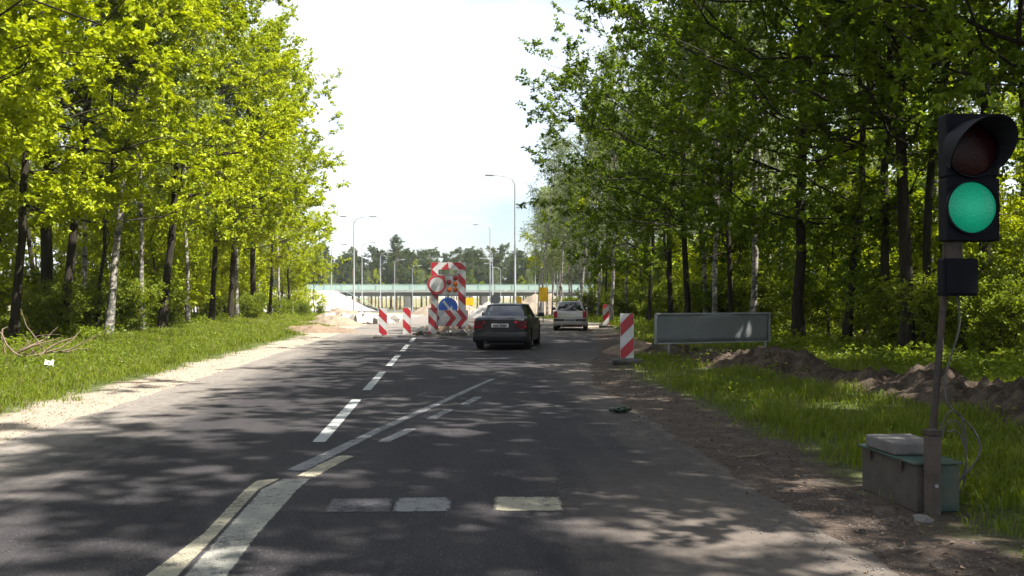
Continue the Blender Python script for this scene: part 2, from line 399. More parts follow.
leafmat('birch_leaf', (0.070, 0.110, 0.024), (0.16, 0.205, 0.048), 0.42, (1.1, 1.15, 0.7), 0.03)
leafmat('shrub_leaf', (0.075, 0.125, 0.010), (0.20, 0.245, 0.018), 0.45)
leafmat('pine_needle', (0.045, 0.068, 0.024), (0.105, 0.135, 0.045), 0.15)
leafmat('grass_blade', (0.058, 0.095, 0.007), (0.165, 0.205, 0.016), 0.40)
leafmat('dry_blade', (0.10, 0.085, 0.035), (0.20, 0.17, 0.08), 0.3)
def bark(name, lo, hi, sc_=(9, 9, 1.6), depth=0.03):
    m, n, b = newmat(name); v = nobj(n)
    s = nscale(n, v, sc_); a = nnoise(n, 1.5, 8, 0.7, s, 0.6); c = nnoise(n, 0.8, 5, 0.6, v)
    col = nmix(n, nramp(n, c, [(0.45, 0), (0.7, 0.5)]), nramp(n, a, [(0.3, lo), (0.7, hi)]), (0.035, 0.042, 0.02))
    setc(n, b, col); b.inputs['Roughness'].default_value = 0.95; b.inputs['Specular IOR Level'].default_value = 0.15
    nbump(n, b, a, 1.0, depth)
bark('oak_bark', (0.008, 0.0065, 0.0055), (0.045, 0.035, 0.028))
bark('pine_bark', (0.045, 0.025, 0.015), (0.20, 0.105, 0.06))
m, n, b = newmat('birch_bark'); v = nobj(n)
s1 = nnoise(n, 1.0, 6, 0.7, nscale(n, v, (5, 5, 16))); s2 = nnoise(n, 1.0, 5, 0.7, nscale(n, v, (3, 3, 3.2)), 0.4); z = nsep(n, v)[2]
c = nmix(n, nramp(n, s1, [(0.47, 0), (0.57, 0.92)]), (0.29, 0.265, 0.235), (0.06, 0.05, 0.045))
c = nmix(n, nramp(n, nmath(n, 'SUBTRACT', s2, nmath(n, 'MULTIPLY', z, 0.02)), [(0.44, 0), (0.53, 0.92)]), c, (0.03, 0.034, 0.03))
setc(n, b, c); b.inputs['Roughness'].default_value = 0.8; nbump(n, b, s1, 0.6, 0.012)

# ------------------------------------------------------------------ tree builder (numpy)
def unit(a): return a / np.maximum(np.linalg.norm(a, axis=-1, keepdims=True), 1e-9)
def tubes(P, Rr, k):
    """P (n,m,3) paths, Rr (n,m) radii -> verts, quads"""
    n_, m_, _ = P.shape
    T = unit(np.gradient(P, axis=1))
    ref = np.where(np.abs(T[..., 2:3]) > 0.85, np.array([1.0, 0.2, 0]), np.array([0.1, 0, 1.0]))
    A = unit(np.cross(T, ref)); B = np.cross(T, A)
    an = np.arange(k) * 2 * np.pi / k
    V = P[:, :, None, :] + Rr[:, :, None, None] * (A[:, :, None, :] * np.cos(an)[:, None] + B[:, :, None, :] * np.sin(an)[:, None])
    I = np.arange(n_ * m_ * k).reshape(n_, m_, k); J = np.roll(I, -1, axis=2)
    F = np.stack([I[:, :-1], J[:, :-1], J[:, 1:], I[:, 1:]], -1).reshape(-1, 4)
    return V.reshape(-1, 3), F
def sample(P, t):
    """P (n,m,3), t (n,q) in 0..1 -> points (n,q,3), tangents"""
    n_, m_, _ = P.shape; f = np.clip(t, 0, 0.9999) * (m_ - 1); i = f.astype(int); fr = (f - i)[..., None]
    a = np.take_along_axis(P, i[..., None].repeat(3, -1), 1); c = np.take_along_axis(P, (i + 1)[..., None].repeat(3, -1), 1)
    return a + (c - a) * fr, unit(c - a)
def kites(rg, P, D, ln, wd, flat=0.9):
    """leaves: two triangles folded on the midrib"""
    N = len(P); up = np.array([0, 0, 1.0]); 
    nrm = up * flat + rg.normal(0, 0.55, (N, 3)); D = unit(D)
    S = unit(np.cross(D, nrm)); U = np.cross(S, D)
    l = (ln * rg.uniform(0.65, 1.25, N))[:, None]; wv = l * wd
    fold = rg.uniform(0.02, 0.28, N)[:, None]
    b0 = P; tip = P + D * l - U * l * rg.uniform(0.0, 0.25, N)[:, None]
    mid = P + D * l * 0.55
    a = mid + S * wv * 0.5 + U * l * fold; c = mid - S * wv * 0.5 + U * l * fold
    V = np.stack([b0, a, tip, c], 1).reshape(-1, 3)
    i = np.arange(N) * 4
    F = np.concatenate([np.stack([i, i + 1, i + 2], -1), np.stack([i, i + 2, i + 3], -1)])
    return V, F
def tree_meshes(name, seed, Ht, r0, base, Rc, nb, n2, n3, ros, per, ln, wd, lean=(0, 0), asym=0.0, droop=0.0, up0=10, up1=60, stems=1, wob=0.8, keep=1.0, shape=0.8, twig=0.55, bark_k=9, cull=1.0):
    rg = np.random.default_rng(seed)
    BV = []; BF = []; off = 0; LV = []; LF = []; loff = 0
    def addb(V, F):
        nonlocal off
        BV.append(V); BF.append(F + off); off += len(V)
    for s in range(stems):
        m_ = 14; t = np.linspace(0, 1, m_)
        ht = Ht * (1 if s == 0 else rg.uniform(0.65, 1.0))
        az = rg.uniform(0, 6.28); sp = 0.0 if stems == 1 else rg.uniform(0.12, 0.4)
        w1 = np.cumsum(rg.normal(0, wob / m_ * 2.2, (m_, 2)), 0); w1 -= w1[0]
        P = np.zeros((m_, 3)); P[:, 2] = t * ht - 0.15 * (t == 0)
        P[:, 0] = w1[:, 0] * t ** 0.5 + lean[0] * t ** 1.1 * ht + math.cos(az) * sp * ht * t
        P[:, 1] = w1[:, 1] * t ** 0.5 + lean[1] * t ** 1.1 * ht + math.sin(az) * sp * ht * t
        rad = r0 * ((1 - t) ** 0.75 * 0.93 + 0.07) * (1 + 0.45 * np.exp(-t * ht / 0.35))
        V, F = tubes(P[None], rad[None], bark_k); addb(V, F)
        # primary limbs
        q = np.sort(rg.uniform(base, 0.97, nb)); q[-1] = 0.985
        st, tg = sample(P[None], q[None]); st = st[0]
        u = (q - base) / (1 - base)
        phi = np.arange(nb) * 2.399 + rg.normal(0, 0.5, nb)
        if asym: phi = phi - asym * 0.9 * np.sin(phi)
        Ln = Rc * (np.clip(np.sin(np.pi * (0.22 + 0.72 * u)), 0.12, 1) ** shape) * rg.uniform(0.65, 1.15, nb) * (1 + asym * 0.45 * np.cos(phi))
        el = np.radians(up0 + (up1 - up0) * u + rg.normal(0, 9, nb))
        d0 = np.stack([np.cos(phi) * np.cos(el), np.sin(phi) * np.cos(el), np.sin(el)], -1)
        k = 7; tt = np.linspace(0, 1, k)
        B = st[:, None] + d0[:, None] * (Ln[:, None] * tt)[..., None]
        B[..., 2] += (Ln[:, None] * (0.16 - droop) * (tt ** 2)[None])
        wobb = np.cumsum(rg.normal(0, 0.055, (nb, k, 3)), 1); wobb -= wobb[:, :1]
        B += wobb * Ln[:, None, None]
        r1 = np.interp(q, t, rad) * 0.42 * rg.uniform(0.7, 1.1, nb)
        r1 = np.minimum(r1, 0.018 * Ln + 0.012)
        V, F = tubes(B, r1[:, None] * (1 - 0.8 * tt)[None], 5); addb(V, F)
        # secondary
        q2 = np.linspace(0.22, 1.0, n2)[None] + rg.normal(0, 0.05, (nb, n2))
        s2, t2 = sample(B, q2)
        side = np.where(np.arange(n2) % 2 == 0, 1, -1)[None, :, None]
        lat = unit(np.cross(t2, np.array([0, 0, 1.0]))) * side
        d2 = unit(t2 * 0.75 + lat * rg.uniform(0.4, 1.0, (nb, n2, 1)) + rg.normal(0, 0.28, (nb, n2, 3)) + np.array([0, 0, 0.12 - droop]))
        l2 = (Ln[:, None] * 0.42 * (1.15 - 0.65 * q2) * rg.uniform(0.7, 1.3, (nb, n2)) + 0.15)
        k2 = 4; tt = np.linspace(0, 1, k2)
        S = s2[:, :, None] + d2[:, :, None] * (l2[..., None] * tt)[..., None]
        S[..., 2] -= droop * 0.9 * l2[..., None] * tt ** 2
        S += np.cumsum(rg.normal(0, 0.05, S.shape), 2) * l2[..., None, None] * (tt > 0)[None, None, :, None]
        S = S.reshape(-1, k2, 3); l2 = l2.ravel(); km = rg.random(len(S)) < cull; S = S[km]; l2 = l2[km]
        V, F = tubes(S, (0.0055 * l2 + 0.004)[:, None] * (1 - 0.75 * tt)[None], 3); addb(V, F)
        # twigs
        q3 = rg.uniform(0.15, 1.0, (len(S), n3)); q3[:, 0] = 0.99
        s3, t3 = sample(S, q3)
        d3 = unit(t3 * 0.6 + rg.normal(0, 0.55, s3.shape) + np.array([0, 0, 0.1 - droop * 1.6]))
        l3 = twig * rg.uniform(0.5, 1.3, q3.shape)
        W = np.stack([s3, s3 + d3 * l3[..., None] * 0.5, s3 + d3 * l3[..., None] + np.array([0, 0, -droop * 0.5]) * l3[..., None]], 2).reshape(-1, 3, 3)
        if keep < 1: W = W[rg.random(len(W)) < keep]
        V, F = tubes(W, np.broadcast_to(np.array([0.005, 0.004, 0.0015]), (len(W), 3)), 3); addb(V, F)
        # leaves in rosettes along the twigs
        q4 = np.linspace(0.35, 1.0, ros)[None] + rg.normal(0, 0.06, (len(W), ros))
        s4, t4 = sample(W, q4)
        pts = s4[:, :, None].repeat(per, 2).reshape(-1, 3); tn = t4[:, :, None].repeat(per, 2).reshape(-1, 3)
        dd = rg.normal(0, 1, pts.shape); dd[:, 2] *= 0.55
        dd = unit(dd) * 0.95 + tn * 0.55 + np.array([0, 0, -0.12 - droop * 0.8])
        pts = pts + rg.normal(0, 0.035, pts.shape)
        V, F = kites(rg, pts, dd, ln, wd, 0.9 - droop)
        LV.append(V); LF.append(F + loff); loff += len(V)
    return (npmesh(name + '_trunk', np.concatenate(BV), np.concatenate(BF), smooth=True),
            npmesh(name + '_crown', np.concatenate(LV), np.concatenate(LF)))
VAR = {}
def variant(key, leaf, bk, *a, **k):
    t, c = tree_meshes(key, *a, **k); t.materials.append(M[bk]); c.materials.append(M[leaf]); VAR[key] = (t, c)
#            key    leaf        bark       seed H   r0   base  Rc  nb n2 n3 ros per ln  wd
for i in range(4):      # roadside oaks, crown reaching out towards local +X
    variant('edge%d' % i, 'oak_leaf', 'oak_bark', 10 + i, [16.5, 14.5, 18, 15.5][i], [0.17, 0.135, 0.20, 0.15][i], [0.24, 0.27, 0.30, 0.22][i], [4.0, 3.6, 4.3, 3.9][i], 28, 8, 6, 3, 10, 0.15, 0.66, asym=0.7, cull=0.74, twig=0.65, up0=2, up1=65, lean=(0.03, [0.02, -0.03, 0.0, 0.04][i]))
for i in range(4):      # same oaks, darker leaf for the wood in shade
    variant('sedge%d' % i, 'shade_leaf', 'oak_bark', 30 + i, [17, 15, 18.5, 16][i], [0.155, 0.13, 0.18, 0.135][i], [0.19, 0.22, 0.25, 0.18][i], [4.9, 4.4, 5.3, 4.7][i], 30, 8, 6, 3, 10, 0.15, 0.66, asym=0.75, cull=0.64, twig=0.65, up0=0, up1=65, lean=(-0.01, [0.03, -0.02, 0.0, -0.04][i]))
for i in range(2):      # inner trees
    variant('inner%d' % i, 'oak_leaf', 'oak_bark', 50 + i, [17, 15][i], [0.11, 0.085][i], 0.36, 3.0, 18, 6, 5, 3, 6, 0.19, 0.6, cull=0.6, up0=8, up1=60)
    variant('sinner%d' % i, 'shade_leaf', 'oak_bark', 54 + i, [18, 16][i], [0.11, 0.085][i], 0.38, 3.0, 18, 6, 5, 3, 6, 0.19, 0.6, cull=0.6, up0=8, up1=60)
for i in range(2):      # saplings
    variant('sap%d' % i, 'oak_leaf', 'oak_bark', 60 + i, [6.0, 4.4][i], [0.05, 0.04][i], 0.14, 1.7, 16, 6, 4, 3, 5, 0.15, 0.6, up0=10, up1=55)
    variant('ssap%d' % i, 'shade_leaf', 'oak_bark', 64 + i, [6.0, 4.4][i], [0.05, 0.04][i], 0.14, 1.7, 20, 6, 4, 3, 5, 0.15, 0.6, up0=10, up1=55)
for i in range(3):      # birches
    variant('birch%d' % i, 'birch_leaf', 'birch_bark', 70 + i, [17, 15, 19][i], [0.125, 0.10, 0.12][i], [0.33, 0.30, 0.36][i], [2.7, 2.4, 2.9][i], 26, 7, 5, 4, 4, 0.10, 0.75, droop=0.22, up0=35, up1=70, lean=[(0.06, 0.01), (0.0, 0.0), (-0.02, 0.02)][i], twig=0.8, bark_k=9)
for i in range(3):      # multi-stemmed shrubs
    variant('shrub%d' % i, 'shrub_leaf', 'oak_bark', 80 + i, [2.0, 1.5, 2.6][i], 0.022, 0.08, [0.7, 0.6, 0.8][i], 9, 4, 4, 3, 3, 0.10, 0.6, up0=20, up1=60, stems=5, twig=0.3, bark_k=5)
for i in range(3):      # far pines
    variant('pine%d' % i, 'pine_needle', 'pine_bark', 90 + i, [17, 15.5, 18.5][i], 0.2, [0.38, 0.34, 0.42][i], [2.9, 3.2, 2.7][i], 24, 6, 5, 3, 9, 0.26, 0.4, up0=0, up1=50, twig=0.75, shape=0.6)

def plant(key, name, x, y, rz=0, s=1.0, label=None, cat='tree', group=None, tilt=(0, 0), crown='crown', trunk='trunk', dz=-0.05):
    e = empty(name, (x, y, H(x, y) + dz), 0); e.rotation_euler = (tilt[0], tilt[1], rz); e.scale = (s, s, s)
    t, c = VAR[key]
    a = bpy.data.objects.new(trunk, t); C.objects.link(a); a.parent = e
    a = bpy.data.objects.new(crown, c); C.objects.link(a); a.parent = e
    tag(e, label, cat, group); return e
# ------------------------------------------------------------------ the two woods
rnd = random.Random(5)
GL = 'trees of the sunlit wood left of the road'; GR = 'trees of the shaded wood right of the road'
SHORT_L = ['thin oak by the dead branches', 'thickest dark oak', 'dark oak leaning roadwards', 'slender oak near the leaning birch', 'leaning white birch', 'greyish upright birch', 'dark oak with curved trunk', 'slim white birch', 'tilted dark oak', 'trio of trunks', 'trio of trunks', 'trio of trunks', 'round-crowned oak', 'pale airy birch', 'last low oak']
FRONT_L = []; FRONT_R = []
SHORT_R = ['furthest drooping birch', 'slender far birch', 'tall airy birch', 'pale leaning-top birch', 'oak with arching limb', 'oak between the striped panels', 'mottled leaning birch', 'stout birch behind the board', 'leafy oak behind the board', 'small oak behind the board', 'tall mottled birch', 'thick oak past the board', 'slanting dark oak', 'bare-stemmed oak', 'twin oaks', 'twin oaks', 'oak right of the signal', 'slim oak at the berm end']
def near(x, y): return min(FRONT_L if x < 0 else FRONT_R, key=lambda q: abs(q[0] - y))[1]
taken = []
def free(x, y, d):
    return all((x - a) ** 2 + (y - c) ** 2 > d * d for a, c in taken)
# (x, y, variant, rz, scale, tilt, label)
LEFT = [
 (-11.9, 26, 'edge1', 0.2, 0.92, (0.0, 0.07), 'thin dark oak at the sunlit wood edge, right behind the dead branch heap'),
 (-13.2, 31, 'edge2', -0.3, 1.0, (0, 0.0), 'thickest dark oak trunk at the edge of the sunlit wood'),
 (-11.8, 29, 'edge3', 0.5, 0.95, (0, 0.06), 'dark oak leaning towards the road between thick oak and leaning birch'),
 (-12.3, 33, 'inner1', 0.9, 0.85, (0, 0.05), 'slender dark oak just behind the leaning white birch'),
 (-11.2, 31, 'birch0', 0.1, 1.0, (0, 0.06), 'white birch leaning strongly towards the road from the sunlit wood'),
 (-11.4, 35, 'birch1', 2.0, 0.95, (0, 0.03), 'greyish upright birch just beyond the leaning white birch'),
 (-11.3, 37, 'edge0', 0.3, 0.95, (0, 0.05), 'dark oak with curved trunk between two birches of the sunlit wood'),
 (-12.0, 43, 'birch1', 0.7, 1.0, (0, 0.0), 'slim white birch standing in yellow green saplings of the sunlit wood'),
 (-11.7, 46, 'edge1', -0.4, 1.0, (0, 0.06), 'dark oak tilted to the road beyond the slim white birch'),
 (-12.2, 52, 'edge3', 0.2, 1.0, (0, 0), 'straight dark oak left of a birch in a close trio of trunks'),
 (-12.3, 54, 'birch1', 1.7, 1.05, (0, 0), 'pale birch in the middle of a close trio of trunks'),
 (-12.0, 56.5, 'edge2', -0.2, 0.9, (0, 0), 'straight dark oak right of a birch in a close trio of trunks'),
 (-12.2, 63, 'edge0', 0.1, 0.72, (0, 0), 'round-crowned yellow green oak where the sunlit wood opens to the building site'),
 (-12.6, 69, 'birch2', 0.3, 0.8, (0, 0), 'pale airy birch among the last trees before the building site'),
 (-13.4, 77, 'edge1', 0.3, 0.7, (0, 0), 'last low oak of the sunlit wood beside the sand mound'),
]
for x, y, k, rz, s, tl, lb in LEFT:
    plant(k, 'birch_tree' if k.startswith('birch') else 'oak_tree', x, y, rz, s, lb, group=GL, tilt=tl); taken.append((x, y)); FRONT_L.append((y, SHORT_L[len(FRONT_L)]))
RIGHT = [
 (9.2, 99, 'birch2', 3.1, 1.08, (0, -0.05), 'tall drooping birch furthest along the shaded wood edge'),
 (9.9, 86, 'birch1', 2.9, 1.1, (0, -0.03), 'slender birch just before the furthest drooping birch'),
 (8.9, 66, 'birch2', 3.0, 0.82, (0, -0.07), 'tall airy birch rising over the wood edge beyond the far striped panel'),
 (9.6, 56, 'birch0', 3.1, 0.95, (0, -0.05), 'pale birch with leaning top at the shaded wood edge near the grey car'),
 (10.6, 50, 'sedge1', 3.0, 0.9, (0, -0.03), 'dark oak at the shaded wood edge with a limb arching over the grey car'),
 (10.4, 44, 'sedge3', 3.3, 1.0, (0, -0.02), 'dark oak between the two striped panels on the shaded side'),
 (11.3, 41, 'birch0', 0.6, 0.85, (0, 0), 'mottled birch leaning away from the road behind the grey board'),
 (10.4, 36.5, 'birch1', 3.5, 1.1, (0, 0), 'stout rough-barked birch right behind the grey board'),
 (10.3, 40.5, 'sedge0', 3.1, 0.95, (0, -0.02), 'leafy dark oak between the two birches behind the grey board'),
 (9.9, 32.5, 'sedge3', 3.2, 0.8, (0, 0.0), 'small dark oak standing close behind the grey board middle'),
 (11.1, 34, 'birch2', 2.2, 1.05, (0, 0), 'tall mottled birch behind the right end of the grey board'),
 (10.8, 28.5, 'sedge2', 3.1, 1.0, (0, 0.0), 'thick straight dark oak just past the right end of the grey board'),
 (11.65, 27, 'sedge1', 2.8, 1.0, (0, -0.07), 'slanting dark oak leaning towards the road between grey board and signal'),
 (11.9, 24.9, 'sedge3', 3.3, 1.0, (0, -0.04), 'dark oak with a bare lower trunk, left of the twin trunks behind the signal'),
 (11.1, 22.2, 'sedge0', 3.0, 1.05, (0, -0.03), 'thick left trunk of the twin oaks behind the traffic signal'),
 (11.85, 22.6, 'sinner0', 3.0, 1.0, (0, -0.06), 'thinner right trunk of the twin oaks behind the traffic signal'),
 (12.7, 21.6, 'sedge2', 3.4, 0.85, (0, 0), 'dark oak right of the traffic signal pole'),
 (12.9, 19.6, 'sinner1', 2.6, 1.0, (0, 0.02), 'slim oak at the berm end right of the traffic signal'),
]
for x, y, k, rz, s, tl, lb in RIGHT:
    plant(k, 'birch_tree' if k.startswith('birch') else 'oak_tree', x, y, rz, s, lb, group=GR, tilt=tl); taken.append((x, y)); FRONT_R.append((y, SHORT_R[len(FRONT_R)]))
# trees just out of frame on the right whose crowns hang into the view and shade the road
for x, y, k, s in [(11.6, 15.6, 'sedge0', 1.0), (10.6, 11.5, 'sedge2', 0.95), (12.2, 7.2, 'sedge1', 1.1), (10.6, 3.0, 'sedge3', 1.25), (11.2, -1.8, 'sedge0', 1.25), (10.7, -5.5, 'sedge2', 1.2), (15.5, 13, 'sedge1', 1.1), (16, 5, 'sedge2', 1.0), (16, -3, 'sedge0', 1.0)]:
    plant(k, 'oak_tree', x, y, 3.1 + rnd.uniform(-.4, .4), s, 'dark leafy oak overhanging the road edge beside the traffic signal', group='oaks beside the signal'); taken.append((x, y))
# the rest of both woods
def fill(x0, x1, y0, y1, num, keys, gap, lab, grp, side, cond=lambda x, y: True):
    c = 0; tries = 0
    while c < num and tries < num * 40:
        tries += 1
        x = rnd.uniform(x0, x1); y = rnd.uniform(y0, y1)
        if not cond(x, y) or not free(x, y, gap): continue
        k = rnd.choice(keys); taken.append((x, y)); c += 1
        nm = 'birch_tree' if k.startswith('birch') else ('young_oak' if 'sap' in k else 'oak_tree')
        lb = lab[nm] + ' behind the ' + near(x, y)
        plant(k, nm, x, y, rnd.uniform(0, 6.28) if 'edge' not in k else (0 if side < 0 else math.pi) + rnd.uniform(-.5, .5), rnd.uniform(0.85, 1.12), lb, group=grp + (' birches' if nm == 'birch_tree' else ' saplings' if nm == 'young_oak' else ' oaks'), tilt=(rnd.gauss(0, 0.03), rnd.gauss(0, 0.03)))
seen_l = lambda x, y: x > -0.52 * y - 4
seen_r = lambda x, y: x < 0.66 * y + 5
ll = {'oak_tree': 'dark-stemmed oak inside the sunlit wood', 'birch_tree': 'white birch inside the sunlit wood', 'young_oak': 'yellow green young oak in the sunlit wood'}
lr = {'oak_tree': 'dark-stemmed oak inside the shaded wood', 'birch_tree': 'pale birch inside the shaded wood', 'young_oak': 'young oak in the shaded wood'}
fill(-13.5, -11.3, 8, 26, 4, ['edge0', 'edge1', 'edge2', 'edge3'], 3.2, ll, 'left wood', -1)
fill(-24, -14.4, 22, 100, 34, ['inner0', 'inner1', 'inner0', 'inner1', 'birch1', 'birch2', 'edge1'], 2.6, ll, 'left wood', -1, seen_l)
fill(-44, -24, 38, 120, 34, ['inner0', 'inner1', 'birch1'], 3.2, ll, 'left wood', -1, seen_l)
fill(-23, -12.6, 20, 90, 46, ['sap0', 'sap1'], 1.5, ll, 'left wood', -1, seen_l)
fill(12.6, 23, 20, 110, 40, ['sinner0', 'sinner1', 'inner0', 'inner1', 'birch1', 'birch2'], 2.5, lr, 'right wood', 1, seen_r)
fill(11, 15, 55, 130, 16, ['birch0', 'birch1', 'birch2', 'inner1'], 2.4, lr, 'right wood', 1, seen_r)
fill(23, 48, 32, 120, 38, ['inner0', 'inner1', 'sinner0', 'birch1'], 3.2, lr, 'right wood', 1, seen_r)
fill(12.4, 26, 18, 90, 56, ['ssap0', 'ssap1', 'sap1', 'sap0'], 1.5, lr, 'right wood', 1, seen_r)
fill(17.5, 44, -4, 34, 22, ['sinner0', 'sinner1', 'inner0', 'birch1'], 3.6, lr, 'right wood', 1, lambda x, y: x > 0.66 * y + 2)
fill(16, 34, 2, 30, 16, ['ssap0', 'ssap1'], 2.2, lr, 'right wood', 1, lambda x, y: x > 0.66 * y + 3)
fill(-34, -14.5, 4, 40, 16, ['inner0', 'inner1', 'birch1'], 3.6, ll, 'left wood', -1, lambda x, y: x < -0.52 * y - 3)
# shrubs along the edges
def shrubs(x0, x1, y0, y1, num, lab, grp, cond=lambda x, y: True, s0=0.6, s1=1.15):
    c = 0
    while c < num:
        x = rnd.uniform(x0, x1); y = y0 * (y1 / y0) ** rnd.random()
        if not cond(x, y): continue
        c += 1
        plant('shrub%d' % rnd.randrange(3), 'shrub', x, y, rnd.uniform(0, 6.28), rnd.uniform(s0, s1), lab + near(x, y), 'shrub', grp, crown='foliage', trunk='stems')
shrubs(-14.5, -11.0, 26, 84, 24, 'leafy shrub at the sunlit wood edge near the ', 'shrubs of the left wood edge', seen_l, 0.35, 0.85)
shrubs(-26, -14, 30, 95, 28, 'leafy shrub inside the sunlit wood behind the ', 'shrubs inside the left wood', seen_l)
shrubs(11.2, 15.0, 19, 95, 44, 'leafy shrub at the shaded wood edge near the ', 'shrubs of the right wood edge', seen_r)
shrubs(14, 28, 22, 95, 50, 'leafy shrub inside the shaded wood behind the ', 'shrubs inside the right wood', seen_r)

# ------------------------------------------------------------------ earth berm on the right
bl = [(5.55, 27), (6.05, 23.6), (6.4, 19.1), (6.75, 16), (7.0, 13.9), (7.05, 11.9), (7.1, 10.2), (7.3, 7.5), (7.6, 4)]
def bline(t):
    f = t * (len(bl) - 1); i = min(int(f), len(bl) - 2); u = f - i
    return bl[i][0] + (bl[i + 1][0] - bl[i][0]) * u, bl[i][1] + (bl[i + 1][1] - bl[i][1]) * u
NU, NW = 300, 34; V = []
for i in range(NU):
    x, y = bline(i / (NU - 1)); end = ss(0, 0.06, i / (NU - 1)) * ss(1, 0.94, i / (NU - 1))
    hw = 0.85 + 0.2 * fbm(i * 0.05, 0, 1, 3); hh = max(0.05, 0.24 + 0.26 * fbm(i * 0.06, 4, 1, 9)) * end
    for j in range(NW):
        u = j / (NW - 1) * 2 - 1; px_ = x + u * hw
        k = max(0, 1 - u * u)
        z = hh * k ** 0.8 * (1 + 0.35 * fbm(px_, y, 2.2, 1)) + 0.16 * k * fbm(px_, y, 3.6, 4) + 0.07 * k * fbm(px_, y, 13, 2)
        V.append((px_, y, H(px_, y) - 0.03 + max(0, z) * 1.0))
I = np.arange(len(V)).reshape(NU, NW)
F = np.stack([I[:-1, :-1], I[1:, :-1], I[1:, 1:], I[:-1, 1:]], -1).reshape(-1, 4)
m, n, b = newmat('berm_soil'); p = npos(n)
a = nnoise(n, 3, 8, 0.7, p); c = nnoise(n, 26, 6, 0.7, p)
col = nmix(n, nramp(n, a, [(0.4, 0), (0.62, 1)]), nramp(n, c, [(0.3, (0.018, 0.0135, 0.010)), (0.7, (0.055, 0.040, 0.030))]), nramp(n, c, [(0.3, (0.05, 0.038, 0.029)), (0.7, (0.13, 0.10, 0.076))]))
setc(n, b, col); b.inputs['Roughness'].default_value = 0.95; b.inputs['Specular IOR Level'].default_value = 0.1; nbump(n, b, c, 0.9, 0.03)
tag(link('earth_berm', npmesh('earth_berm', V, F, smooth=True), M['berm_soil']), kind='structure')
BL = np.array([bline(t) for t in np.linspace(0, 1, 80)])

# ------------------------------------------------------------------ grass (uncountable: one object per verge)
def blades(name, num, xr, yr, dens, mat, hgt, wid, seed, label, zoff=0.0, bend=0.5):
    rg = np.random.default_rng(seed); N = num * 4
    u = rg.random(N); y = (yr[0] ** -0.6 + u * (yr[1] ** -0.6 - yr[0] ** -0.6)) ** (-1 / 0.6)
    x = rg.uniform(xr[0], xr[1], N)
    cl = rg.normal(0, 1, (400, 2))
    d = np.array([dens(a, c) for a, c in zip(x, y)]); k = rg.random(N) < d
    x, y, d = x[k][:num], y[k][:num], d[k][:num]; N = len(x)
    z = np.array([H(a, c) for a, c in zip(x, y)]) - 0.01 + zoff
    pn = np.array([0.5 + 0.5 * fbm(a, c, 0.9, 21) for a, c in zip(x, y)])
    h = hgt[0] + (hgt[1] - hgt[0]) * np.clip(rg.beta(2, 3, N) * 0.6 + pn * 0.5, 0, 1); h *= np.clip(0.35 + d * 0.8, 0.3, 1.0)
    wv = wid * rg.uniform(0.6, 1.3, N) * (0.55 + y / 28)
    az = rg.uniform(0, 6.283, N); dx, dy = np.cos(az), np.sin(az); ph = rg.uniform(0, 6.283, N)
    sx, sy = np.cos(ph), np.sin(ph); bd = rg.uniform(0.1, bend * 2, N) * h
    P = np.stack([x, y, z], -1); S = np.stack([sx, sy, 0 * sx], -1) * wv[:, None] / 2; D = np.stack([dx, dy, 0 * dx], -1)
    m1 = P + D * (bd * 0.3)[:, None]; m1[:, 2] += h * 0.6
    t = P + D * bd[:, None]; t[:, 2] += h * (1 - 0.25 * bd / h)
    V = np.stack([P - S, P + S, m1 + S * 0.8, m1 - S * 0.8, t], 1).reshape(-1, 3)
    i = np.arange(N) * 5
    me = npmesh(name, V, [np.stack([i, i + 1, i + 2, i + 3], -1), np.stack([i + 3, i + 2, i + 4], -1)])
    return tag(link(name, me, M[mat]), label, 'grass', kind='stuff')
def dl(x, y):
    e = -6.25 + 0.45 * fbm(0, y, 0.5, 31) + 0.3 * fbm(x, y, 1.5, 33)
    return max(0.0, ss(e + 0.3, e - 0.7, x)) * (1 - 0.8 * ss(-11, -13.5, x)) * (0.65 + 0.45 * fbm(x, y, 0.8, 4)) * (1 if y < 70 else 0.4)
def dr(x, y):
    e = (3.55 if y < 17 else edge_r(y) + 0.9) + 0.35 * fbm(0, y, 0.6, 35) + 0.4 * fbm(x, y, 1.3, 36)
    bx = np.interp(-y, -BL[:, 1], BL[:, 0]) if 4 < y < 27 else -99
    q = (0.25 + 0.5 * fbm(x, y, 1.1, 44)) if abs(x - bx) < 0.7 else 1
    return max(0.0, ss(e - 0.25, e + 0.6, x)) * q * (0.65 + 0.5 * fbm(x, y, 0.8, 5)) * (1 - 0.7 * ss(10, 13, x))
blades('grass', 120000, (-14, -5.6), (9, 85), dl, 'grass_blade', (0.06, 0.34), 0.011, 1, 'sunlit green grass verge between sandy shoulder and wood')
blades('grass', 110000, (3.2, 14), (4.6, 60), dr, 'grass_blade', (0.06, 0.36), 0.010, 2, 'shaded green grass verge around the earth berm and metal box')
blades('dry_grass', 12000, (-14, -5.6), (9, 80), dl, 'dry_blade', (0.08, 0.42), 0.007, 3, 'straw-coloured dry stalks in the sunlit verge')
blades('dry_grass', 9000, (3.2, 14), (4.6, 50), dr, 'dry_blade', (0.08, 0.40), 0.007, 4, 'straw-coloured dry stalks in the shaded verge')
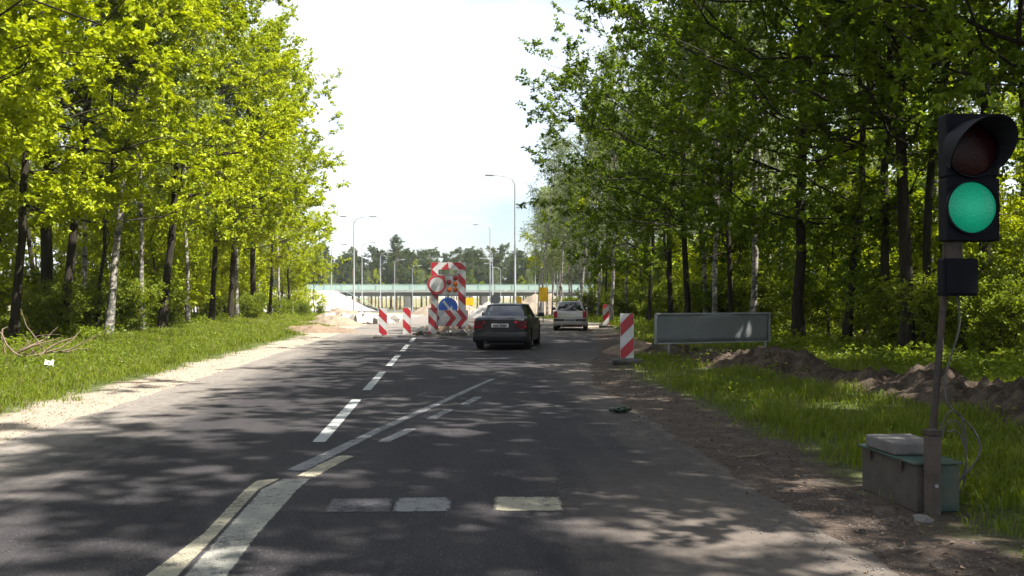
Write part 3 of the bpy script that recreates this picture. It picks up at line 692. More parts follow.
# low herbs on the woodland floor
def herbs(name, num, xr, yr, seed, label, cond, lf=0.12):
    rg = np.random.default_rng(seed)
    y = yr[0] * (yr[1] / yr[0]) ** rg.random(num * 3); x = rg.uniform(xr[0], xr[1], num * 3)
    k = np.array([cond(a, c) and fbm(a, c, 0.35, 40) + 0.35 > rg.random() * 0.8 for a, c in zip(x, y)]); x, y = x[k][:num], y[k][:num]
    z = np.array([H(a, c) for a, c in zip(x, y)])
    per = 7; hh = rg.uniform(0.06, 0.42, len(x))
    P = np.stack([x, y, z], -1)[:, None].repeat(per, 1); P[..., 2] += hh[:, None] * rg.uniform(0.25, 1, (len(x), per))
    P[..., :2] += rg.normal(0, 0.09, (len(x), per, 2)); P = P.reshape(-1, 3)
    D = rg.normal(0, 1, P.shape); D[:, 2] = D[:, 2] * 0.35 + 0.15
    V, F = kites(rg, P, D, lf, 0.6)
    tag(link(name, npmesh(name, V, F), M['shrub_leaf']), label, 'ground cover', kind='stuff')
herbs('ground_cover', 13000, (-40, -11), (20, 100), 7, 'low leafy herbs covering the floor of the sunlit wood', seen_l)
herbs('verge_weeds', 1300, (-12, -6.6), (10, 60), 17, 'broad-leaved weeds among the grass of the sunlit verge', lambda x, y: fbm(x, y, 0.5, 51) > -0.1, 0.075)
herbs('verge_weeds', 800, (4.0, 11), (5, 45), 18, 'broad-leaved weeds among the grass of the shaded verge', lambda x, y: fbm(x, y, 0.5, 52) > 0 and x > edge_r(y) + 1.2, 0.075)
herbs('ground_cover', 13000, (8.6, 40), (10, 100), 8, 'low leafy herbs covering the floor of the shaded wood', seen_r)
# ------------------------------------------------------------------ object materials
plain('white_sheet', (0.46, 0.455, 0.45), 0.35, var=0.08, dirt=(0.26, 0.24, 0.20))
plain('red_sheet', (0.33, 0.014, 0.022), 0.4, var=0.12, dirt=(0.20, 0.035, 0.03))
plain('blue_sheet', (0.012, 0.085, 0.38), 0.35, var=0.1)
plain('yellow_sheet', (0.72, 0.42, 0.012), 0.4, var=0.1)
plain('grey_sheet', (0.42, 0.42, 0.41), 0.4, var=0.12)
plain('rubber', (0.028, 0.027, 0.026), 0.8, var=0.3, dirt=(0.13, 0.11, 0.09), bump=0.004)
plain('galvanised', (0.26, 0.27, 0.28), 0.5, 0.4, var=0.18, scale=4)
plain('lamp_pole', (0.26, 0.275, 0.285), 0.5, 0.15, var=0.06)
plain('board_grey', (0.14, 0.15, 0.155), 0.5, 0.0, var=0.2, scale=1.6, dirt=(0.13, 0.125, 0.11))
plain('black_plastic', (0.004, 0.004, 0.008), 0.65, var=0.25, spec=0.12)
plain('visor_inner', (0.012, 0.013, 0.018), 0.6, var=0.2)
plain('rusty_pole', (0.035, 0.026, 0.023), 0.7, 0.2, var=0.4, scale=14, dirt=(0.075, 0.04, 0.025), bump=0.003)
plain('old_wood', (0.06, 0.045, 0.038), 0.85, var=0.35, scale=5, dirt=(0.06, 0.048, 0.04), bump=0.01)
plain('green_metal', (0.02, 0.05, 0.040), 0.6, 0.0, var=0.3, scale=7, dirt=(0.09, 0.065, 0.04))
plain('stone_slab', (0.105, 0.098, 0.095), 0.9, var=0.3, scale=6, dirt=(0.13, 0.115, 0.10), bump=0.01)
plain('box_side', (0.05, 0.040, 0.034), 0.75, var=0.35, scale=6, dirt=(0.045, 0.05, 0.04), bump=0.004)
plain('concrete', (0.27, 0.255, 0.235), 0.85, var=0.15, scale=0.6, dirt=(0.36, 0.33, 0.28))
plain('pale_sand', (0.18, 0.145, 0.11), 0.95, var=0.2, scale=1.2, bump=0.03, spec=0.1)
plain('brown_soil', (0.15, 0.11, 0.08), 0.95, var=0.35, scale=3, bump=0.03, spec=0.1)
plain('deck_grey', (0.22, 0.24, 0.225), 0.7, var=0.1, scale=0.4)
plain('deck_dark', (0.10, 0.105, 0.10), 0.8, var=0.2, scale=0.4)
plain('screen_green', (0.27, 0.36, 0.32), 0.4, var=0.07, scale=0.5)
plain('rail_green', (0.22, 0.34, 0.29), 0.5, var=0.1)
plain('cable_grey', (0.06, 0.056, 0.05), 0.7)
plain('dead_wood', (0.12, 0.085, 0.06), 0.9, var=0.4, scale=12)
plain('paper', (0.45, 0.45, 0.43), 0.8, var=0.1)
plain('crushed_green', (0.008, 0.022, 0.010), 0.35, var=0.4)
plain('seat_cloth', (0.028, 0.028, 0.032), 0.9)
plain('black_trim', (0.014, 0.014, 0.015), 0.55)
plain('tyre_rubber', (0.016, 0.016, 0.017), 0.8, dirt=(0.05, 0.045, 0.04))
plain('rim_metal', (0.40, 0.41, 0.42), 0.35, 0.7)
plain('plate_white', (0.26, 0.26, 0.26), 0.5, var=0.08)
plain('plate_print', (0.03, 0.03, 0.035), 0.6)
plain('amber_lens', (0.42, 0.10, 0.015), 0.25)
plain('red_lamp', (0.25, 0.02, 0.02), 0.25)
def coat(name, col, metal, rough=0.3):
    m, n, b = newmat(name); v = nobj(n)
    setc(n, b, nmix(n, nramp(n, nnoise(n, 3, 6, 0.7, v), [(0.4, 0), (0.75, 0.3)]), col, tuple(c * 0.7 + 0.012 for c in col)))
    b.inputs['Roughness'].default_value = rough; b.inputs['Metallic'].default_value = metal
    b.inputs['Coat Weight'].default_value = 0.15; b.inputs['Specular IOR Level'].default_value = 0.3; b.inputs['Coat Roughness'].default_value = 0.08
coat('black_paint', (0.004, 0.004, 0.007), 0.0, 0.45); coat('silver_paint', (0.40, 0.37, 0.345), 0.5, 0.38)
LC = (3.962 - 3.76, 6.88 - 7.05 - 0.04, 2.318 - H(3.76, 7.05))
def lens(name, col, em=None, st=0, rough=0.15):
    m, n, b = newmat(name); v = nobj(n)
    vo = n.nodes.new('ShaderNodeTexVoronoi'); vo.inputs['Scale'].default_value = 60; n.links.new(v, vo.inputs['Vector'])
    c = nramp(n, vo.outputs['Distance'], [(0.1, col), (0.7, tuple(q * 0.75 for q in col))])
    setc(n, b, c); b.inputs['Roughness'].default_value = rough; b.inputs['Specular IOR Level'].default_value = 0.2
    if em:
        e = nramp(n, vo.outputs['Distance'], [(0.1, em), (0.7, tuple(q * 0.86 for q in em))])
        vd = n.nodes.new('ShaderNodeVectorMath'); vd.operation = 'DISTANCE'; n.links.new(v, vd.inputs[0]); vd.inputs[1].default_value = LC
        e = nmix(n, 1.0, e, nramp(n, nmath(n, 'MULTIPLY', vd.outputs['Value'], 4.0), [(0.12, 1.25), (0.5, 0.95), (0.85, 0.6)]), 'MULTIPLY')
        n.links.new(e, b.inputs['Emission Color']); b.inputs['Emission Strength'].default_value = st
    nbump(n, b, vo.outputs['Distance'], 0.4, 0.004)
lens('green_lens', (0.002, 0.02, 0.013), (0.0015, 0.072, 0.040), 1.0)
lens('red_lens', (0.022, 0.002, 0.003), rough=0.4); lens('tail_red', (0.38, 0.015, 0.03)); lens('tail_smoke', (0.09, 0.012, 0.018))
m = bpy.data.materials.new('car_glass'); m.use_nodes = True; M['car_glass'] = m; n = m.node_tree; n.nodes.clear()
tr = n.nodes.new('ShaderNodeBsdfTransparent'); tr.inputs[0].default_value = (0.42, 0.46, 0.46, 1); gl = n.nodes.new('ShaderNodeBsdfGlossy'); gl.inputs['Roughness'].default_value = 0.03
fr = n.nodes.new('ShaderNodeFresnel'); fr.inputs[0].default_value = 1.6; ms = n.nodes.new('ShaderNodeMixShader'); mo = n.nodes.new('ShaderNodeOutputMaterial')
n.links.new(nmath(n, 'ADD', fr.outputs[0], 0.05), ms.inputs[0]); n.links.new(tr.outputs[0], ms.inputs[1]); n.links.new(gl.outputs[0], ms.inputs[2]); n.links.new(ms.outputs[0], mo.inputs[0])

# ------------------------------------------------------------------ striped panels
def clip(poly, nx_, ny_, d, keep):
    out = []
    for i in range(len(poly)):
        a, c = poly[i], poly[(i + 1) % len(poly)]
        fa = (a[0] * nx_ + a[1] * ny_ - d) * keep; fc = (c[0] * nx_ + c[1] * ny_ - d) * keep
        if fa >= 0: out.append(a)
        if fa * fc < 0:
            t = fa / (fa - fc); out.append((a[0] + (c[0] - a[0]) * t, a[1] + (c[1] - a[1]) * t))
    return out
def stripes(mb, x0, x1, z0, z1, y, per, sgn, ph=0.0, m=0, frac=0.5):
    """red diagonal bands on the face y = const, clipped to the rectangle"""
    nx_, nz = sgn * 0.7071, 0.7071
    vals = [nx_ * x + nz * z for x in (x0, x1) for z in (z0, z1)]
    k = math.floor((min(vals) - ph) / per) - 1
    while k * per + ph < max(vals):
        d0 = k * per + ph; d1 = d0 + per * frac
        pl = clip(clip([(x0, z0), (x1, z0), (x1, z1), (x0, z1)], nx_, nz, d0, 1), nx_, nz, d1, -1) if True else []
        if len(pl) >= 3: mb.poly([(a, y, c) for a, c in pl], m)
        k += 1
def striped_board(parent, x0, x1, z0, z1, y, per, sgn, ph, name='striped_board', th=0.03):
    mb = MB(); mb.box(x0, x1, y, y + th, z0, z1)
    o = mb.build(name, M['white_sheet'], parent)
    s = MB(); stripes(s, x0 + 0.004, x1 - 0.004, z0 + 0.004, z1 - 0.004, y - 0.003, per, sgn, ph)
    s.build('red_stripes', M['red_sheet'], o); return o
def barrier(x, y, sgn, label, rz=0, hgt=1.06, wid=0.32, ph=0.0):
    e = empty('striped_barrier_panel', (x, y, H(x, y) + (0.03 if edge_l(y) < x < edge_r(y) else 0)), rz); tag(e, label, 'barrier', 'striped barrier panels')
    striped_board(e, -wid / 2, wid / 2, 0.13, 0.13 + hgt, 0, 0.44, sgn, ph, 'panel')
    mb = MB(); mb.box(-0.03, 0.03, 0.032, 0.075, 0.09, 1.0); mb.build('post', M['galvanised'], e)
    mb = MB(); mb.box(-0.36, 0.36, -0.22, 0.26, 0.0, 0.10); b_ = mb.build('foot', M['rubber'], e, bevel=0.025)
    return e
barrier(-2.73, 36.6, 1, 'red and white striped panel standing alone on the old left lane', ph=0.08)
barrier(-1.84, 37.4, 1, 'red and white striped panel between the lone panel and the sign frame', rz=0.05, ph=0.2)
barrier(-0.83, 37.75, 1, 'red and white striped panel right in front of the sign frame', rz=-0.04, wid=0.34, ph=0.31)
barrier(4.13, 21.9, -1, 'large red and white striped panel beside the grey metal board', rz=-0.08, ph=0.12)
barrier(7.83, 47.3, -1, 'small far striped panel on the right road edge beyond the grey car', rz=-0.1, ph=0.3)

# ------------------------------------------------------------------ sign frame closing the lane
e = empty('lane_closure_sign', (0, 38.3, H(0, 38.3) + 0.03)); tag(e, 'tall red and white sign frame with round signs and chevron board closing the lane', 'road sign')
striped_board(e, -0.90, -0.60, 0.30, 2.74, 0, 0.50, 1, 0.1, 'upright')
striped_board(e, 0.21, 0.53, 0.30, 2.74, 0, 0.50, 1, 0.25, 'upright')
mb = MB(); mb.box(-0.90, 0.53, 0, 0.03, 2.743, 3.04); hb = mb.build('header', M['white_sheet'], e)
s = MB()
stripes(s, -0.896, -0.19, 2.747, 3.036, -0.003, 0.5, -1, 0.05); stripes(s, -0.185, 0.526, 2.747, 3.036, -0.003, 0.5, 1, 0.12); s.build('red_stripes', M['red_sheet'], hb)
mb = MB(); mb.box(-0.598, 0.208, 0.004, 0.03, 1.72, 2.50); mb.build('lamp_board', M['white_sheet'], e)
mb = MB(); mb.box(-0.598, 0.208, -0.01, 0.025, 2.52, 2.56); mb.build('crossbar', M['galvanised'], e)
def disc(mb, cx, cz, y, r0, r1=0, k=36, m=0):
    for i in range(k):
        a0, a1 = 2 * math.pi * i / k, 2 * math.pi * (i + 1) / k
        if r1: mb.poly([(cx + r * math.cos(a), y, cz + r * math.sin(a)) for r, a in ((r0, a0), (r1, a0), (r1, a1), (r0, a1))][::-1], m)
        else: mb.poly([(cx, y, cz), (cx + r0 * math.cos(a0), y, cz + r0 * math.sin(a0)), (cx + r0 * math.cos(a1), y, cz + r0 * math.sin(a1))], m)
for lx, lz, mt in [(-0.17, 2.23, 'red_lamp'), (0.10, 2.40, 'red_lamp'), (0.09, 2.16, 'amber_lens'), (-0.15, 1.92, 'amber_lens'), (0.10, 1.92, 'amber_lens'), (-0.42, 2.40, 'red_lamp')]:
    mb = MB(); mb.tube([(lx, 0.0, lz), (lx, -0.03, lz), (lx, -0.045, lz)], [0.105, 0.105, 0.07], 18); mb.build('warning_lamp', M[mt], e, smooth=True)
mb = MB(); mb.tube([(-0.19, 0.06, 0), (-0.19, 0.06, 3.08)], 0.03, 10); mb.build('mast', M['galvanised'], e, smooth=True)
def round_sign(cx, cz, r, face, name, y):
    mb = MB(); mb.tube([(cx, y + 0.02, cz), (cx, y, cz)], r, 40); o = mb.build(name, M[face], e); return o
o = round_sign(-0.66, 2.13, 0.39, 'grey_sheet', 'no_entry_sign', -0.08)
mb = MB(); disc(mb, -0.66, 2.13, -0.083, 0.385, 0.30); mb.build('red_ring', M['red_sheet'], o)
o = round_sign(-0.20, 1.20, 0.40, 'blue_sheet', 'keep_right_sign', -0.06)
mb = MB()
def arr(u, v):   # arrow frame: v along 45 degrees down right
    c_, s_ = math.cos(R(-52)), math.sin(R(-52)); return (-0.20 + v * c_ - u * s_, -0.064, 1.20 + v * s_ + u * c_)
mb.poly([arr(-0.05, -0.31), arr(-0.05, 0.08), arr(0.05, 0.08), arr(0.05, -0.31)][::-1])
mb.poly([arr(-0.17, 0.03), arr(0.0, 0.31), arr(0.17, 0.03), arr(0.05, 0.08), arr(-0.05, 0.08)])
mb.build('white_arrow', M['white_sheet'], o)
mb = MB(); mb.box(-0.64, 0.62, -0.12, -0.09, 0.42, 1.08); o = mb.build('chevron_board', M['white_sheet'], e)
mb = MB()
for cx in (-0.66, -0.10, 0.36):
    x0 = max(-0.636, cx); a = 0.24; t = 0.25
    if cx < -0.5: mb.poly([(-0.636, -0.124, 0.62), (-0.53, -0.124, 0.75), (-0.636, -0.124, 0.88)])
    else:
        mb.poly([(cx - 0.26, -0.124, 0.424), (cx - 0.02, -0.124, 0.424), (cx + 0.235, -0.124, 0.75), (cx, -0.124, 0.75)])
        mb.poly([(cx, -0.124, 0.75), (cx + 0.235, -0.124, 0.75), (cx - 0.02, -0.124, 1.076), (cx - 0.26, -0.124, 1.076)])
mb.build('red_chevrons', M['red_sheet'], o)
mb = MB(); mb.box(-0.95, -0.55, -0.05, 0.75, 0.0, 0.16); mb.build('foot', M['rubber'], e, bevel=0.02)
mb = MB(); mb.box(0.15, 0.58, -0.05, 0.75, 0.0, 0.16); mb.build('foot', M['rubber'], e, bevel=0.02)
for lx in (-0.75, 0.37):
    mb = MB(); mb.tube([(lx, 0.05, 0.1), (lx, 0.05, 2.7)], 0.03, 8); mb.tube([(lx, 0.05, 1.6), (lx, 0.7, 0.12)], 0.022, 8); mb.build('support', M['galvanised'], e, smooth=True)

# ------------------------------------------------------------------ heaps
def heap(name, x, y, rx, ry, h, mat, label, seed, rough=0.35, cat='heap', n_=40, kind=None, rz=0):
    V = []; n2_ = n_
    for i in range(n_ + 1):
        for j in range(n2_ + 1):
            u, v_ = i / n_ * 2 - 1, j / n2_ * 2 - 1; r = math.hypot(u, v_)
            k = max(0.0, 1 - r ** 1.6) if r < 1 else 0
            lx, ly = u * rx, v_ * ry
            z = h * k * (1 + rough * fbm(lx, ly, 1.6 / max(0.6, h), seed)) + 0.14 * h * k ** 0.5 * fbm(lx, ly, 4.0 / max(0.6, h), seed + 3)
            V.append((lx, ly, max(0, z) - 0.12 * (k == 0) - 0.03))
    I = np.arange(len(V)).reshape(n_ + 1, n2_ + 1)
    F = np.stack([I[:-1, :-1], I[1:, :-1], I[1:, 1:], I[:-1, 1:]], -1).reshape(-1, 4)
    o = link(name, npmesh(name, V, F, smooth=True), M[mat], None, (x, y, H(x, y)), (0, 0, rz)); tag(o, label, cat, kind=kind); return o
def chunks(name, x, y, rx, ry, num, s0, s1, mat, label, seed, hump=0.25):
    rg = random.Random(seed); mb = MB()
    for _ in range(num):
        a = rg.uniform(0, 6.28); q = math.sqrt(rg.random()); cx, cy = x + rx * q * math.cos(a), y + ry * q * math.sin(a)
        s = rg.uniform(s0, s1) * (0.6 + 0.4 * rg.random()); cz = H(cx, cy) + 0.02 + s * 0.3 + hump * (1 - q) * rg.random()
        ax = Vector((rg.gauss(0, 1), rg.gauss(0, 1), rg.gauss(0, 1))).normalized(); from_ = Vector((0, 0, 1)).rotation_difference(ax)
        d = [Vector((sx * s * rg.uniform(.35, .6), sy * s * rg.uniform(.3, .6), sz * s * rg.uniform(.2, .45))) for sx in (-1, 1) for sy in (-1, 1) for sz in (-1, 1)]
        n0 = len(mb.v); mb.v += [tuple(from_ @ p_ + Vector((cx, cy, cz))) for p_ in d]
        for f in ((0, 1, 3, 2), (4, 6, 7, 5), (0, 4, 5, 1), (2, 3, 7, 6), (0, 2, 6, 4), (1, 5, 7, 3)): mb.f.append(tuple(n0 + i for i in f)); mb.m.append(0)
    o = mb.build(name, M[mat]); tag(o, label, 'rubble', kind='stuff'); return o
heap('soil_heap', -0.1, 39.9, 1.7, 1.0, 0.62, 'brown_soil', 'low brown soil heap behind the lane closure sign', 3)
chunks('rubble', 0.1, 39.3, 1.7, 0.9, 90, 0.10, 0.36, 'concrete', 'broken kerb and stone rubble around the foot of the sign frame', 4)
chunks('rubble', 0.0, 39.2, 1.8, 0.8, 60, 0.06, 0.22, 'brown_soil', 'brown earth clods around the foot of the sign frame', 5, 0.1)
heap('sand_mound', -6.6, 52, 1.7, 1.8, 0.5, 'pale_sand', 'pale sand mound on the building site beside the sunlit wood', 6)
heap('sand_mound', -7.6, 64, 2.3, 4, 0.8, 'pale_sand', 'higher sand mound under the tall lamp post', 7)
heap('soil_heap', -6.3, 42.5, 2.2, 1.2, 0.32, 'brown_soil', 'flat brown soil heap on the left verge before the sand mound', 8)
chunks('rubble', -5.6, 58, 2.2, 3.2, 60, 0.25, 0.8, 'concrete', 'white concrete rubble strewn between sand mound and lamp post', 9, 0.2)
heap('sand_mound', -1.0, 165, 7, 6, 2.6, 'pale_sand', 'distant sand mound under the bridge', 10)
heap('sand_mound', 4.0, 110, 2.4, 5, 1.6, 'concrete', 'whitish gravel mound behind the black car', 12)
heap('sand_mound', 17, 170, 8, 8, 3.4, 'pale_sand', 'sand mound against the right bridge end', 13)
heap('soil_heap', 5.3, 26.5, 1.0, 1.6, 0.3, 'brown_soil', 'small brown soil heap behind the large striped panel', 14)

# ------------------------------------------------------------------ bridge
yb = 220.0; zb = prof(yb)
e = empty('road_bridge', (0, yb, zb)); tag(e, 'pale green concrete bridge with glassy screens crossing the road in the distance', 'bridge')
def zz(z): return z - zb
mb = MB(); mb.box(-34, 36, 0, 11, zz(2.35), zz(2.95)); mb.box(-34, 36, -0.4, 0, zz(2.55), zz(3.0)); mb.build('deck', M['deck_grey'], e)
for gy in (1.2, 4.0, 6.8, 9.6):
    mb = MB(); mb.box(-34, 36, gy - 0.3, gy + 0.3, zz(1.6), zz(2.348)); mb.build('girder', M['deck_dark'], e)
x = -34.0; i = 0
while x < 36:
    mb = MB(); mb.box(x + 0.09, x + 3.91, -0.22, -0.18, zz(3.05), zz(4.3)); mb.build('screen_panel', M['screen_green'], e)
    mb = MB(); mb.box(x - 0.07, x + 0.07, -0.3, -0.12, zz(3.0), zz(4.36)); mb.build('screen_post', M['rail_green'], e)
    x += 4.0
mb = MB(); mb.box(-34, 36, -0.27, -0.13, zz(4.362), zz(4.43)); mb.build('handrail', M['rail_green'], e)
for px_ in (-10.7, 7.5, 19.8):
    mb = MB(); mb.box(px_ - 0.75, px_ + 0.75, 0.6, 10.4, -0.3, zz(1.598)); mb.build('pier', M['concrete'], e, bevel=0.05)
def wedge(x0, x1, label, sg):
    o = empty('bridge_abutment', (0, yb, zb)); tag(o, label, 'abutment', 'bridge abutments')
    mb = MB(); P = [(x0, -9, -0.3), (x1, -9, -0.3), (x0, -9, zz(3.0)), (x0, -2, zz(3.0)), (x0, 11.3, zz(2.3)), (x1, 11.3, -0.3), (x0, 11.3, -0.3), (x1 + sg * -9, -9, zz(3.0))]
    xt = x1 + sg * 11.5
    Q = [(x0, -11, -0.3), (x1, -11, -0.3), (x1, 11.3, -0.3), (x0, 11.3, -0.3), (x0, -3, zz(2.9)), (xt, -3, zz(2.9)), (xt, 11.3, zz(1.58)), (x0, 11.3, zz(1.58))]
    for f in ((0, 1, 5, 4), (1, 2, 6, 5), (2, 3, 7, 6), (3, 0, 4, 7), (4, 5, 6, 7)): mb.poly([Q[i] for i in f])
    mb.build('slope_paving', M['concrete'], o)
    mb = MB()
    for j in range(9):
        t = j / 8; xa = x1 + (xt - x1) * t; za = -0.3 + (zz(2.9) + 0.3) * t; ya = -11 + 8 * t
        mb.tube([(xa, ya - 0.05, za + 0.05), (xa, ya - 0.05, za + 1.0)], 0.05, 5)
    mb.tube([(x1, -11.05, 0.7), (xt, -3.05, zz(2.9) + 1.0)], 0.06, 5); mb.build('stair_rail', M['rail_green'], o)
wedge(-60, -15.5, 'white paved bridge slope with stair rail beside the sunlit wood', -1)
wedge(60, 21.5, 'white paved bridge slope half hidden by the shaded wood', 1)
# grass bank and guard rail in front of the bridge
gr = empty('guard_rail', (-8, 178, prof(178))); tag(gr, 'low grey guard rail along the cross road before the bridge', 'guard rail')
for k in range(11):
    mb = MB(); mb.box(-24 + k * 4 - 0.05, -24 + k * 4 + 0.05, 0, 0.1, -0.1, 0.75); mb.build('post', M['galvanised'], gr)
mb = MB(); mb.box(-25, 17, -0.06, -0.004, 0.42, 0.76); mb.build('rail', M['galvanised'], gr)

# ------------------------------------------------------------------ street lamps
def street_lamp(x, y, top, arm, label, two=False, rad=0.075):
    z0 = H(x, y) - 0.02
    e = empty('street_lamp', (x, y, z0)); tag(e, label, 'street lamp', 'street lamps of the new road'); h = top - z0
    mb = MB(); mb.tube([(0, 0, 0), (0, 0, 1.2), (0, 0, 1.25), (0, 0, h - 0.6)], [rad * 1.35, rad * 1.3, rad, rad * 0.62], 8); mb.build('pole', M['lamp_pole'], e, smooth=True)
    for a in ([arm, -arm * 0.45] if two else [arm]):
        mb = MB(); mb.tube([(0, 0, h - 0.62), (a * 0.15, 0, h - 0.2), (a * 0.5, 0, h - 0.02), (a, 0, h + 0.05)], 0.04, 6); mb.build('arm', M['lamp_pole'], e, smooth=True)
        s = 1 if a > 0 else -1
        mb = MB(); mb.box(min(a, a + s * 0.62), max(a, a + s * 0.62), -0.13, 0.13, h - 0.02, h + 0.12); mb.build('lantern', M['lamp_pole'], e, bevel=0.04)
street_lamp(-9.28, 88, 9.06, 1.5, 'tall street lamp with two arms rising beside the sand mounds', True, 0.085)
street_lamp(4.4, 66, 10.18, -1.5, 'tallest street lamp rising beside the black car, arm towards the left', rad=0.085)
street_lamp(4.45, 112, 10.2, -1.4, 'second tall street lamp behind the black car')
street_lamp(-15.5, 120, 8.2, 1.4, 'short street lamp beside the white bridge slope')
LL = 'thin distant street lamp of the rows leading to the bridge'
for x, y, t, a in [(-12.6, 130, 9.0, 1.3), (-11.6, 150, 8.6, 1.3), (-10.9, 175, 8.4, 1.3), (-8.5, 196, 8.0, 1.3), (-3.5, 205, 7.6, -1.2), (5.9, 140, 8.6, -1.3), (6.6, 165, 8.3, -1.3), (8.2, 190, 8.2, -1.3), (10.5, 205, 7.9, -1.3), (12.5, 130, 9.5, -1.3), (14.2, 160, 9, -1.3)]:
    street_lamp(x, y, t, a, LL)
# ------------------------------------------------------------------ small yellow signs
def yellow_sign(x, y, z, wv, hv, label, diamond=False):
    z0 = H(x, y); e = empty('yellow_road_sign', (x, y, z0)); tag(e, label, 'road sign', 'yellow signs')
    mb = MB(); mb.tube([(0, 0.04, -0.05), (0, 0.04, z - z0 + hv / 2)], 0.03, 8); mb.build('post', M['galvanised'], e, smooth=True)
    mb = MB(); c = z - z0
    if diamond:
        r = wv / 1.3; P = [(0, c - r), (r, c), (0, c + r), (-r, c)]
        mb.poly([(a, 0, q) for a, q in P]); mb.poly([(a, 0.012, q) for a, q in P][::-1])
        for i in range(4): a, q = P[i], P[(i + 1) % 4]; mb.poly([(a[0], 0, a[1]), (a[0], 0.012, a[1]), (q[0], 0.012, q[1]), (q[0], 0, q[1])])
    else: mb.box(-wv / 2, wv / 2, 0, 0.012, c - hv / 2, c + hv / 2)
    p_ = mb.build('plate', M['yellow_sheet'], e)
yellow_sign(6.05, 62, 1.75, 0.62, 0.95, 'tall yellow roadside sign left of the grey car')
yellow_sign(6.6, 95, 1.15, 0.85, 0.85, 'yellow square sign seen just over the black car roof')
yellow_sign(1.75, 100, 1.05, 0.95, 0.8, 'yellow square sign just right of the lane closure sign')
e = empty('round_road_sign', (3.2, 70, H(3.2, 70))); tag(e, 'back of a dark round sign on a post above the black car', 'road sign')
mb = MB(); mb.tube([(0, 0, 0), (0, 0, 2.2)], 0.03, 8); mb.build('post', M['galvanised'], e, smooth=True)
mb = MB(); mb.tube([(0, -0.045, 1.75), (0, -0.03, 1.75)], 0.38, 28); mb.build('plate', M['board_grey'], e)

# ------------------------------------------------------------------ grey metal board
e = empty('metal_board', (6.55, 23.1, H(6.55, 23.1))); e.rotation_euler = (0, 0, math.atan2(1.0, 3.17)); tag(e, 'long blank grey metal board on two thin posts in the grass', 'sign board')
hz = -H(6.55, 23.1)
NX = 40; V = []
for j in range(7):
    for i in range(NX + 1):
        u = i / NX; v_ = j / 6
        V.append((-1.66 + 3.32 * u, 0.03 * math.sin(u * 9) * (0.3 + v_) + 0.012 * fbm(u * 6, v_ * 2, 1.5, 5) - 0.05 * v_, hz + 0.49 + (0.69 + 0.02 * math.sin(u * 3)) * v_))
I = np.arange(len(V)).reshape(7, NX + 1)
F = np.stack([I[:-1, :-1], I[:-1, 1:], I[1:, 1:], I[1:, :-1]], -1).reshape(-1, 4)
o = link('panel', npmesh('panel', V, F, smooth=True), M['board_grey'], e)
md = o.modifiers.new('thickness', 'SOLIDIFY'); md.thickness = 0.006
mb = MB(); mb.box(-1.69, 1.69, -0.085, -0.03, hz + 1.185, hz + 1.22); mb.build('top_rail', M['galvanised'], e)
mb = MB(); mb.box(-1.69, 1.69, -0.03, 0.02, hz + 0.455, hz + 0.485); mb.build('bottom_rail', M['galvanised'], e)
for px_ in (-1.685, 1.655):
    mb = MB(); mb.box(px_, px_ + 0.03, -0.075, 0.01, hz + 0.487, hz + 1.183); mb.build('end_strip', M['galvanised'], e)
for px_, tl in ((-1.25, 0.0), (1.60, 0.03)):
    mb = MB(); mb.tube([(px_ + tl, 0.06, -0.25), (px_, 0.05, hz + 1.15)], 0.028, 8); mb.build('post', M['galvanised'], e, smooth=True)
for px_ in (-0.6, 0.1, 0.8):
    mb = MB(); mb.box(px_ - 0.015, px_ + 0.015, 0.035, 0.06, hz + 0.5, hz + 1.15); mb.build('stiffener', M['galvanised'], e)

# ------------------------------------------------------------------ traffic signal
zg = H(3.76, 7.05)
e = empty('traffic_signal', (3.76, 7.05, zg)); tag(e, 'two-lamp portable traffic signal on a thin pole showing green', 'traffic light')
def lp(x, y, z): return (x - 3.76, y - 7.05, z - zg)
mb = MB(); mb.tube([lp(3.70, 7.10, -0.2), lp(3.76, 7.08, 0.6), lp(3.80, 7.06, 1.2), lp(3.84, 7.05, 1.7), lp(3.87, 7.05, 2.6)], [0.028, 0.028, 0.026, 0.024, 0.022], 10); mb.build('pole', M['rusty_pole'], e, smooth=True)
hx0, hx1, hz0, hz1, hy0, hy1 = 3.77, 4.19, 2.06, 3.04, 6.88, 7.02
mb = MB(); a0 = lp(hx0, hy0, hz0); a1 = lp(hx1, hy1, hz1)
mb.box(a0[0], a1[0], a0[1], a1[1], a0[2], a0[2] + 0.485); mb.box(a0[0], a1[0], a0[1], a1[1], a0[2] + 0.495, a1[2]); mb.box(a0[0] + 0.015, a1[0] - 0.015, a0[1] + 0.01, a1[1], a0[2] + 0.4, a0[2] + 0.6)
hd = mb.build('housing', M['black_plastic'], e, bevel=0.014)
def lens_part(z, mt, name):
    c = lp(3.962, hy0, z); rr = 0.194; mb = MB()
    rings = [(rr, 0.0), (rr * 0.97, -0.012), (rr * 0.75, -0.028), (rr * 0.45, -0.038), (rr * 0.15, -0.042)]
    mb.tube([(c[0], c[1] + dy, c[2]) for _, dy in rings], [q for q, _ in rings], 40); mb.build(name, M[mt], e, smooth=True)
    mb = MB()
    for i in range(40):
        a_, b_ = 2 * math.pi * i / 40, 2 * math.pi * (i + 1) / 40
        for (r0, y0_), (r1, y1_) in (((0.197, 0.0), (0.197, -0.03)), ((0.197, -0.03), (0.21, -0.03)), ((0.21, -0.03), (0.21, 0.0))):
            mb.poly([(c[0] + r * math.cos(t), c[1] + yy, c[2] + r * math.sin(t)) for r, yy, t in ((r0, y0_, a_), (r0, y0_, b_), (r1, y1_, b_), (r1, y1_, a_))])
    mb.build('lens_ring', M['black_plastic'], e)
lens_part(2.318, 'green_lens', 'green_lamp'); lens_part(2.755, 'red_lens', 'red_lamp')
